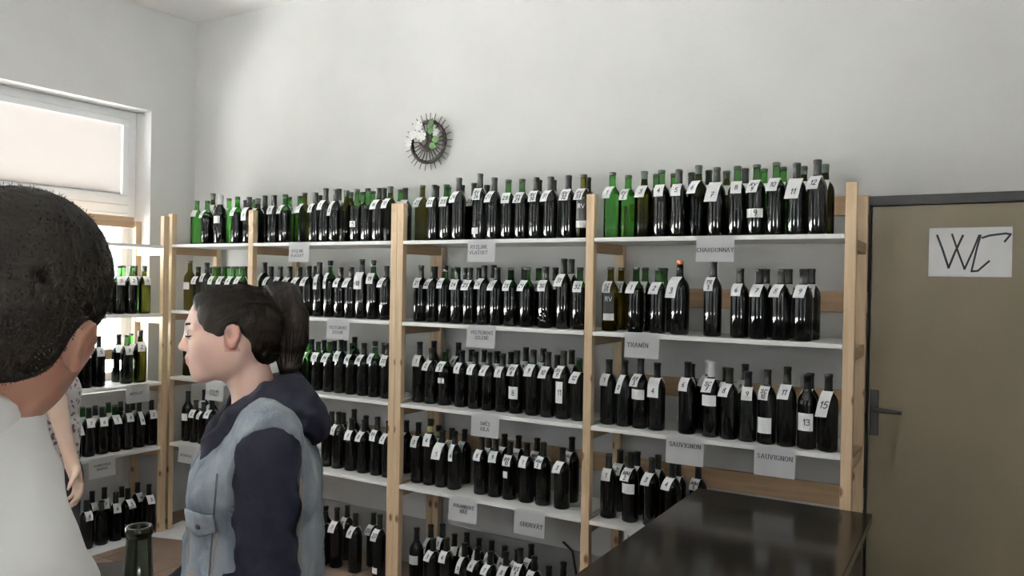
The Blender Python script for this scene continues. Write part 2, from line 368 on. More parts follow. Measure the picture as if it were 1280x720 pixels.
# ------------------------------------------------------------------ shelving
ZB = [1.825, 1.4057, .983, .5607]
TH = .0185
PW = .040
def post(t, x, y, z1, org):
    o = box('post', (x-PW/2, y, 0), (x+PW/2, y+.034, z1), MW['pine'], t, .002); o.location -= org; return o
def add(t, name, lo, hi, m, bev=.0015):
    o = box(name, lo, hi, m, t, bev); o.location -= Vector(t.location); return o
def ladder(t, x, z1=2.02, zs=ZB):
    for y, zz in ((0, z1), (.345, z1-.02)):
        post(t, x, y, zz, Vector(t.location))
    for z in zs:
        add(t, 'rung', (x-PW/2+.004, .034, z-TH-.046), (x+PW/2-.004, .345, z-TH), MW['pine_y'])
def shelves(t, xa, xb, zs=ZB):
    for z in zs: add(t, 'shelf', (xa+PW/2+.001, .0, z-TH), (xb-PW/2-.001, .36, z), MW['shelf'])
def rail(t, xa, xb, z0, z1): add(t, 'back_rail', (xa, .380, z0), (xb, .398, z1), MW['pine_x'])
rk = thing('shelving_rack', 'pine shelving rack with white shelves filling the corner of the room', 'shelves', (-2.05, .18, 0))
XA, XB1, XC1, XC2, XD, XE = -2.945, -2.2, -1.12, -1.079, 0, 1.08
for x in (XA, XB1, XC1): ladder(rk, x)
shelves(rk, XA, XB1); shelves(rk, XB1, XC1)
rail(rk, XB1+.03, XC1-.03, .665, .755)
rk2 = thing('shelving_rack', 'pine shelving rack with white shelves standing beside the toilet door', 'shelves', (0, .18, 0))
for x in (XC2, XD, XE): ladder(rk2, x)
shelves(rk2, XC2, XD); shelves(rk2, XD, XE)
for z0, z1 in ((1.925, 2.01), (1.515, 1.605), (1.095, 1.185), (.69, .78)): rail(rk2, XD+.03, XE+.02, z0, z1)
rail(rk2, XC2+.03, XD-.03, .69, .78)
# rack along the window wall
ZL = [1.815, 1.385, .955, .548]
rl = thing('shelving_rack', 'pine shelving rack standing in front of the bright window', 'shelves', (-3.06, -.60, 0))
LX0, LX1 = -3.236, -2.916
for y in (-.045, -1.125):
    for xa, zz in ((LX1-.034, 2.0), (LX0, 1.975)):
        add(rl, 'post', (xa, y-PW/2, 0), (xa+.034, y+PW/2, zz), MW['pine'])
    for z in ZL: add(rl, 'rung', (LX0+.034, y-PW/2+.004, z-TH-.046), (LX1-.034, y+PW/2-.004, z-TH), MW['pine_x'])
for z in ZL: add(rl, 'shelf', (LX0+.036, -1.10, z-TH), (LX1, -.067, z), MW['shelf'])
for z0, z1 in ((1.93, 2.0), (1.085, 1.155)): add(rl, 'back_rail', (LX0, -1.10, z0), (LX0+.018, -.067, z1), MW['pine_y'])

# paper signs hanging from shelf edges:  text lines, x0, x1, z0, z1, cap height, baseline offset from top, label
def shelf_sign(lines, x0, x1, z0, z1, h, drop, label, left=False, sx=0.0):
    w, hh = x1-x0, z1-z0
    t = thing('paper_sign', label, 'sign', (x0+w/2, -.003, z1) if not left else (LX1+.003, x0+w/2, z1), R(90) if left else 0, 'variety signs on the shelves')
    bm = bmesh.new(); nrow = 5
    sag = lambda z: -.006*(z/hh)**2
    g = [[(bm.verts.new((sgn*w/2, sag(k/nrow*hh), -k/nrow*hh))) for sgn in (-1, 1)] for k in range(nrow+1)]
    for a, b in zip(g, g[1:]): bm.faces.new((a[0], b[0], b[1], a[1]))
    bmesh.ops.solidify(bm, geom=bm.faces[:], thickness=.0006)
    finish(bm, 'sheet', MW['paper'], t)
    bm = bmesh.new(); f = lambda x, y: (x, sag(-y)-.0012, y)
    printed(bm, lines, h, f, sx, -drop)
    finish(bm, 'lettering', MW['ink'], t)
for a in (
 (['RYZLINK', 'VLAŠSKÝ'], -1.877, -1.719, 1.714, 1.826, .0155, .058, 'RYZLINK VLAŠSKÝ paper sign on the top shelf just right of the corner section', False, -.012),
 (['RYZLINK', 'VLAŠSKÝ'], -.654, -.495, 1.715, 1.824, .0165, .044, 'RYZLINK VLAŠSKÝ paper sign under the bottles tagged RV 26 and 27', False, -.015),
 (['VELTLÍNSKÉ', 'ZELENÉ'], -1.576, -1.413, 1.293, 1.405, .0150, .056, 'VELTLÍNSKÉ ZELENÉ paper sign just right of the ponytail of the woman', False, 0),
 (['VELTLÍNSKÉ', 'ZELENÉ'], -.650, -.486, 1.300, 1.408, .0150, .042, 'VELTLÍNSKÉ ZELENÉ paper sign in the middle section, right of the double post', False, .005),
 (['SMĚS', 'BÍLÁ'], -.615, -.457, .871, .985, .0160, .058, 'SMĚS BÍLÁ paper sign on the third shelf of the middle section', False, 0),
 (['RULANDSKÉ', 'BÍLÉ'], -.739, -.574, .440, .563, .0150, .055, 'RULANDSKÉ BÍLÉ paper sign on the fourth shelf of the middle section', False, .005),
 (['CHORVÁT'], -.364, -.201, .440, .563, .0185, .083, 'CHORVÁT paper sign on the fourth shelf beside the middle post', False, .012),
 (['CHARDONNAY'], .488, .645, 1.717, 1.824, .0165, .066, 'CHARDONNAY paper sign hanging from the top shelf', False, 0),
 (['TRAMÍN'], .177, .334, 1.302, 1.412, .0185, .064, 'TRAMÍN paper sign hanging from the second shelf', False, -.018),
 (['SAUVIGNON'], .374, .535, .869, .987, .0175, .046, 'SAUVIGNON paper sign, left one of the two on the shelf', False, 0),
 (['SAUVIGNON'], .741, .897, .870, .987, .0175, .050, 'SAUVIGNON paper sign, right one, nearer the door', False, 0),
 (['MOPR'], .190, .345, .450, .563, .0185, .052, 'paper sign beginning MO half hidden behind the dark counter', False, -.025),
 (['RYZLINK', 'RÝNSKÝ'], -2.574, -2.410, .868, .985, .0140, .066, 'faint paper sign just below the chin of the woman', False, 0),
 (['NEUBURSKÉ'], -2.824, -2.652, .453, .563, .0135, .070, 'paper sign in front of the chest of the woman, corner section', False, -.01),
 (['MERLOT'], -.309, -.153, .845, .957, .0150, .062, 'paper sign with one line hanging in front of the window shelf', True, -.01),
 (['FRANKOVKA', 'MODRÁ'], -.534, -.370, .432, .550, .0135, .052, 'paper sign with two lines beside the hanging hand', True, 0)):
    shelf_sign(*a)
# loose sheets of paper under the lowest bottles
for i, (x, y, w, d, rz, lb) in enumerate(((-2.96, -.42, .18, .5, .03, 'white sheet of paper lying on the floor under the window rack bottles'), (-2.84, .05, .26, .34, .3, 'white sheet of paper lying on the floor in the corner'), (-3.02, -.16, .24, .20, -.4, 'small white paper lying at the foot of the corner post'))):
    o = box('paper_sheet', (-w/2, -d/2, 0), (w/2, d/2, .0012), MW['paper']); o.location = (x, y, .0008+.0013*i); o.rotation_euler = (0, 0, rz); tag(o, lb, 'paper')

# cable on the wall below the shelves
bm = bmesh.new(); tube(bm, [(-.30, .386, .30), (-.245, .384, .262), (-.232, .383, .2), (-.215, .383, .12), (-.2, .383, .012)], .006, 8)
tag(finish(bm, 'cable', MW['cable'], None, True), 'thin black cable hanging down the wall behind the middle post', 'cable')

# wreath on the back wall
wr = thing('wall_wreath', 'round dark wicker sunburst wreath with white flowers on the wall', 'decoration', (-1.186, YB-.03, 2.405))
rad = .115
bm = bmesh.new()
for ph in range(3):
    pts = []
    for k in range(73):
        a = 2*math.pi*k/72; q = 9*a+ph*2.094
        rr = rad+.007*math.cos(q); pts.append((rr*math.cos(a), .007*math.sin(q), rr*math.sin(a)))
    tube(bm, pts, .0055, 6, cap=False)
finish(bm, 'woven_ring', MW['wicker'], wr, True)
bm = bmesh.new(); lathe(bm, [(0, .046), (.02, .044), (.04, .034), (.052, .016), (.055, .0), (.05, -.012), (0, -.014)], 24)
for k in range(5): tube(bm, [((.056-.007*k)*math.cos(a*.2618), (.056-.007*k)*math.sin(a*.2618), .006+.0095*k) for a in range(25)], .0042, 6, cap=False)
c_ = finish(bm, 'woven_centre', MW['wicker'], wr, True); c_.rotation_euler = (R(90), 0, 0)
sp = bmesh.new(); tube(sp, [(.05, 0, 0), (.10, .002, 0), (.163, 0, 0)], [.003, .0028, .002], 6)
so = finish(sp, 'spoke', MW['wicker'], wr, True)
for k in range(26):
    o = so if k == 0 else link(so.data, 'spoke', wr)
    o.rotation_euler = (0, 2*math.pi*k/26+rnd.uniform(-.05, .05), 0)
fl = bmesh.new()
for k in range(6):
    a = k*math.pi/3; c, s = math.cos(a), math.sin(a)
    vs = [(.004, 0, 0), (.014, .010, .004), (.027, .008, .002), (.030, 0, -.001), (.027, -.008, .002), (.014, -.010, .004)]
    fl.faces.new([fl.verts.new((x*c-y*s, z-.012, x*s+y*c)) for x, y, z in vs])
bmesh.ops.create_circle(fl, cap_ends=True, radius=.012, segments=10, matrix=Matrix.Translation((0, -.010, 0)) @ Matrix.Rotation(R(90), 4, 'X'))
fm = None
for x, z, sc in ((-.052, .082, 1.1), (-.088, .038, .95), (-.118, -.004, .9), (.004, .02, 1.15), (.072, .042, .8), (-.066, .046, .75)):
    if fm is None: o = finish(fl, 'flower', MW['petal'], wr); fm = o.data
    else: o = link(fm, 'flower', wr)
    o.location = (x, -.022 if abs(x) > .02 else -.058, z); o.scale = (sc,)*3; o.rotation_euler = (rnd.uniform(-.3, .3), rnd.uniform(0, 1), 0)
lf = bmesh.new(); vs = [(0, 0, 0), (.016, -.004, .014), (.019, -.003, .032), (0, .002, .058), (-.019, -.003, .032), (-.016, -.004, .014)]
lf.faces.new([lf.verts.new(v) for v in vs]); lm = None
for x, z, a in ((.028, .03, .5), (.04, .07, .2), (.05, .0, 1.5), (.03, -.02, 2.0)):
    if lm is None: o = finish(lf, 'leaf', MW['leaf'], wr); lm = o.data
    else: o = link(lm, 'leaf', wr)
    o.location = (x, -.034, z); o.rotation_euler = (0, a, 0)

# dark counter against the right section
ct = thing('bar_counter', 'dark glossy wooden counter standing in front of the right shelves', 'counter', (.855, -.82, 0))
cx0, cx1, cy0, cy1, cz = .53, 1.18, -1.60, -.055, .794
add(ct, 'counter_top', (cx0, cy0, cz-.035), (cx1, cy1, cz), MW['counter'], .003)
for nm, lo, hi in (('side_panel', (cx0+.03, cy0+.03, .08), (cx0+.05, cy1-.03, cz-.035)), ('side_panel', (cx1-.05, cy0+.03, .08), (cx1-.03, cy1-.03, cz-.035)),
                   ('end_panel', (cx0+.05, cy0+.03, .08), (cx1-.05, cy0+.05, cz-.035)), ('end_panel', (cx0+.05, cy1-.05, .08), (cx1-.05, cy1-.03, cz-.035)), ('plinth', (cx0+.06, cy0+.06, 0), (cx1-.06, cy1-.06, .08))):
    add(ct, nm, lo, hi, MW['counter_side'])

# dark table beside the woman
MW['table'] = varied('dark_table_wood', (.022, .019, .017), (.014, .012, .011), 6, .6, stretch=(1, 6, 1), spec=.2)
tb = thing('table', 'dark tabletop low in the picture, left of the open bottle', 'table', (-.618-.41-.0+.255, -1.76-.438-.238, 0), math.atan2(-.73, -.683))
bm = bmesh.new(); bx(bm, (-.6, -.35, .745), (.6, .35, .78), 0, .004); finish(bm, 'table_top', MW['table'], tb)
bm = bmesh.new()
for a, b in (((-.55, -.30), (.55, -.28)), ((-.55, .28), (.55, .30)), ((-.55, -.28), (-.53, .28)), ((.53, -.28), (.55, .28))): bx(bm, (a[0], a[1], .67), (b[0], b[1], .745))
finish(bm, 'apron', MW['table'], tb)
lg = None
for sx in (-1, 1):
    for sy in (-1, 1):
        if lg is None:
            bm = bmesh.new(); bx(bm, (-.02, -.02, 0), (.02, .02, .745)); lg = finish(bm, 'leg', MW['table'], tb); o = lg
        else: o = link(lg.data, 'leg', tb)
        o.location = (sx*.52, sy*.27, 0)

# ------------------------------------------------------------------ bottles
def solid_glass(name, col, rough=.06):
    return mat(name, col, rough, IOR=1.45, Specular_IOR_Level=.4)
MB = {'dark': solid_glass('wine_dark_glass', (.005, .0055, .005), .04), 'green': thin_glass('green_glass', (.32, .64, .27)), 'light': thin_glass('light_green_glass', (.50, .86, .48)),
      'olive': thin_glass('olive_glass', (.26, .27, .10)), 'yellow': thin_glass('yellow_olive_glass', (.40, .37, .12)), 'neck': thin_glass('green_neck_glass', (.34, .55, .31)),
      'rose': thin_glass('rose_wine_glass', (1.0, .62, .42))}
MC = {'dark': varied('dark_capsule', (.016, .018, .0165), (.022, .024, .022), 30, .34), 'white': mat('white_capsule', (.72, .72, .74), .4), 'orange': mat('orange_capsule', (.62, .20, .07), .4),
      'band': mat('yellow_neck_band', (.50, .48, .20), .5), 'grey': mat('grey_green_capsule', (.055, .07, .055), .42), 'red': mat('maroon_collar', (.12, .03, .03), .5)}
PROF = [(0, 0), (.030, 0), (.0355, .003), (.0372, .008), (.0374, .10), (.0374, .178), (.0366, .190), (.0340, .202), (.0290, .213), (.0225, .2215), (.0180, .229), (.0155, .238), (.0143, .255), (.0140, .284), (.0154, .2855), (.0154, .295), (.0142, .2975)]
FILL = 7
def bottle_mesh(body, neck, wide=1.0):
    bm = bmesh.new(); pr = [(r*(wide if z < .2 else 1+(wide-1)*max(0, (.238-z)/.038)), z) for r, z in PROF]
    idx = [0 if k < FILL else 1 for k in range(len(pr))]
    lathe(bm, pr+[(0, .2975)], 20, idx)
    o = finish(bm, 'glass', [body, neck]); me = o.data; bpy.data.objects.remove(o); return me
def capsule_mesh(m, z0, ring=False):
    bm = bmesh.new(); zs = [z0, (z0+.284)/2, .2842, .2852, .2955, .2985, .2990]; rr = [.0146+max(0, .255-z0)*.06, .0149, .0147, .0161, .0161, .0150, 0]
    lathe(bm, list(zip(rr, zs)), 16)
    o = finish(bm, 'capsule', m); me = o.data; bpy.data.objects.remove(o); return me
def band_mesh(m, z0, z1, r=.0158):
    bm = bmesh.new(); lathe(bm, [(r-.0015, z0), (r, z0+.0005), (r-.0002, z1-.0005), (r-.0016, z1)], 16); o = finish(bm, 'neck_band', m); me = o.data; bpy.data.objects.remove(o); return me
BODY = {'d': bottle_mesh(MB['dark'], MB['dark']), 'G': bottle_mesh(MB['dark'], MB['neck']), 'g': bottle_mesh(MB['green'], MB['green']), 'l': bottle_mesh(MB['light'], MB['light']),
        'o': bottle_mesh(MB['olive'], MB['olive']), 'y': bottle_mesh(MB['yellow'], MB['yellow']), 'c': bottle_mesh(MB['dark'], MB['dark'], 1.13), 'r': bottle_mesh(MB['rose'], MB['rose'])}
for k in 'wnk': BODY[k] = BODY['d']
BODY['n'] = BODY['G']
CAPS = {'d': capsule_mesh(MC['dark'], .236), 'G': capsule_mesh(MC['grey'], .2860), 'g': capsule_mesh(MC['grey'], .2856), 'l': capsule_mesh(MC['grey'], .2858), 'o': capsule_mesh(MC['grey'], .262),
        'y': capsule_mesh(MC['grey'], .2860), 'w': capsule_mesh(MC['white'], .236), 'c': capsule_mesh(MC['orange'], .283), 'n': capsule_mesh(MC['dark'], .272), 'k': capsule_mesh(MC['dark'], .268), 'r': capsule_mesh(MC['dark'], .262)}
BANDS = {'n': band_mesh(MW['shelf'], .268, .2705, .0156), 'k': band_mesh(MC['band'], .238, .267, .0156)}
TAGPATH = [(.0168, .2330), (.0220, .2262), (.0295, .2175), (.0355, .2075), (.0392, .1960), (.0408, .1820), (.0412, .1650), (.0414, .1450), (.0414, .1200)]
def tag_point(s):
    """distance s along the paper flap -> radius, height"""
    for (r0_, z0_), (r1_, z1_) in zip(TAGPATH, TAGPATH[1:]):
        d = math.hypot(r1_-r0_, z1_-z0_)
        if s <= d: t = s/d; return r0_+(r1_-r0_)*t, z0_+(z1_-z0_)*t
        s -= d
    return TAGPATH[-1][0], TAGPATH[-1][1]-s
TAGS = {}
def tag_mesh(text, kind, skew):
    key = (text, kind, skew)
    if key in TAGS: return TAGS[key]
    wd, ln = {'': (.043, .061), 'narrow': (.025, .090), 'big': (.052, .092), 'long': (.042, .105), 'blank': (.038, .052)}[kind]
    bm = bmesh.new(); n = 9
    def P(x, s, off=0):
        r, z = tag_point(s); r2, z2 = tag_point(s+.002); a = math.atan2(z-z2, r2-r)  # slope
        bow = -2.2*x*x*(1 if s > .01 else .3)
        return Vector((r+math.sin(a)*off+bow*.6+.0006, x+skew*s, z+math.cos(a)*off))
    tops = []
    for lo, side in ((0, 1), (1, -1)):
        L = ln if side == 1 else .036; w2 = wd if side == 1 else wd*.8
        g = []
        for k in range(n+1 if side == 1 else 5):
            s = L*k/(n if side == 1 else 4); row = []
            for x in (-w2/2, 0, w2/2):
                p = P(x, s)
                if side == -1: p = Vector((-p.x, p.y, p.z))
                row.append(bm.verts.new(p))
            g.append(row)
        tops.append(g[0])
        for a, b in zip(g, g[1:]):
            for i in range(2): bm.faces.new((a[i], b[i], b[i+1], a[i+1]) if side == 1 else (a[i+1], b[i+1], b[i], a[i]))
    for i, sg in ((0, -1), (2, 1)):                                  # paper passing each side of the neck
        a, b = tops[0][i], tops[1][i]
        a2 = bm.verts.new((a.co.x, sg*.0172, a.co.z)); b2 = bm.verts.new((b.co.x, sg*.0160, b.co.z))
        bm.faces.new((a, b, b2, a2))
    lines = [t for t in text.split('/') if t] if text not in ('.', '-') else []
    hgt = {'': .020, 'narrow': .016, 'big': .022, 'long': .026, 'blank': .02}[kind]
    if len(lines) == 2: hgt *= .82
    base = ln*.55 if len(lines) == 1 else ln*.42
    if kind in ('big', 'narrow'): base = ln*.68
    for k, tx in enumerate(lines):
        st, w = text_strokes(tx, hgt)
        sc = min(1, wd*.86/max(w, .001)); b0 = base+hgt*.5+k*hgt*1.25
        for pl in st:
            # hand lettering leans a little
            ribbon(bm, [((x-w/2)*sc+y*.12, y) for x, y in pl], .0034, lambda x, y, b0=b0: P(x, b0-y, .0007), 1, None, .0035)
    bmesh.ops.recalc_face_normals(bm, faces=[f for f in bm.faces if f.material_index == 0])
    o = finish(bm, 'number_tag', [MW['paper'], MW['bluepen'] if kind == 'big' and text == '7' and skew > .15 else MW['ink']]); me = o.data; bpy.data.objects.remove(o)
    TAGS[key] = me; return me
LABS = {}
def label_mesh(kind):
    if kind in LABS: return LABS[kind]
    z0, z1, a0, a1, mm, tx = {'label': (.125, .168, -62, 48, 'paper', ''), 'label9': (.075, .112, -62, 56, 'paper', '9'), 'label13': (.075, .145, -52, 45, 'paper', '13'), 'lowlabel': (.028, .056, -58, 22, 'paper', ''),
        'label10': (.045, .108, -58, 40, 'paper', ''), 'label8': (.070, .128, -52, 40, 'paper', '8'), 'long11': (.070, .165, -48, 20, 'paper', '11'), 'sticker3': (.118, .146, -40, 28, 'paper', '3'), 'sticker15': (.085, .118, -50, 30, 'paper', '15'), 'sticker': (.115, .150, -30, 12, 'paper', ''), 'blacklabel': (.085, .185, -32, 50, 'black', ''), 'grape': (.025, .075, -40, 40, 'grape', '')}[kind]
    bm = bmesh.new(); r = .0378; n = 10
    pt = lambda a, z, o=0: Vector(((r+o)*math.cos(R(a)), (r+o)*math.sin(R(a)), z))
    if kind == 'grape':
        for i in range(12):
            a, z = rnd.uniform(-34, 30), rnd.uniform(.03, .07)
            bmesh.ops.create_circle(bm, cap_ends=True, radius=.0042, segments=10, matrix=Matrix.Translation(pt(a, z, .0003)) @ Matrix.Rotation(R(a), 4, 'Z') @ Matrix.Rotation(R(90), 4, 'Y'))
        mats = [mat('etched_grey_print', (.16, .16, .165), .6)]
    else:
        for i in range(n):
            b, c = a0+(a1-a0)*i/n, a0+(a1-a0)*(i+1)/n
            bm.faces.new([bm.verts.new(p) for p in (pt(b, z0), pt(c, z0), pt(c, z1), pt(b, z1))]).material_index = 2 if mm == 'black' else 0
            if mm == 'black': bm.faces.new([bm.verts.new(p) for p in (pt(b, z0-.034), pt(c, z0-.034), pt(c, z0-.002), pt(b, z0-.002))])
        mid = (a0+a1)/2
        def f(x, y): return pt(mid+math.degrees(x/r), y, .0005)
        if tx:
            h = .024; st, w = text_strokes(tx, h)
            for pl in st: ribbon(bm, [(x-w/2+.006, y+(z0+z1)/2-h/2) for x, y in pl], .0032, f, 1)
        elif mm == 'paper':
            for k in range(3): ribbon(bm, [(-.018, z1-.012-.008*k), (.014, z1-.012-.008*k)], .0009, f, 3)
        else:
            st, w = text_strokes('RV', .02)
            for pl in st: ribbon(bm, [(x-w/2, y+z1-.045) for x, y in pl], .002, f, 0)
        mats = [MW['paper'], MW['ink'], MW['black'], MW['plinth']]
    o = finish(bm, 'label', mats, None, True); LABS[kind] = o.data; bpy.data.objects.remove(o); return LABS[kind]

def make_bottle(x, y, z, h, style, text, extra, label, group, az):
    t = thing('wine_bottle', label, 'bottle', (x, y, z), az, group)
    wide = 1.0
    t.scale = (1, 1, h/.299)
    link(BODY[style], 'glass', t)
    link(CAPS[style], 'capsule', t)
    if style in BANDS: link(BANDS[style], 'neck_band', t)
    kind = extra if extra in ('narrow', 'big', 'long') else ''
    if text == '.': kind = 'blank'
    if text != '-':
        sk = rnd.uniform(-.30, .05)*(1 if az < -.1 else -.5)
        o = link(tag_mesh(text, kind, round(sk*5)/5), 'number_tag', t)
        o.rotation_euler = (0, 0, R(rnd.uniform(-12, 12)-(5 if az < -.1 else 14) if text != '.' else rnd.uniform(-40, 40)))
        if style == 'c': o.scale = (1.13, 1, 1)
    if extra.startswith(('label', 'lowlabel', 'sticker', 'blacklabel', 'grape', 'long11')): link(label_mesh(extra), 'label', t)
    return t

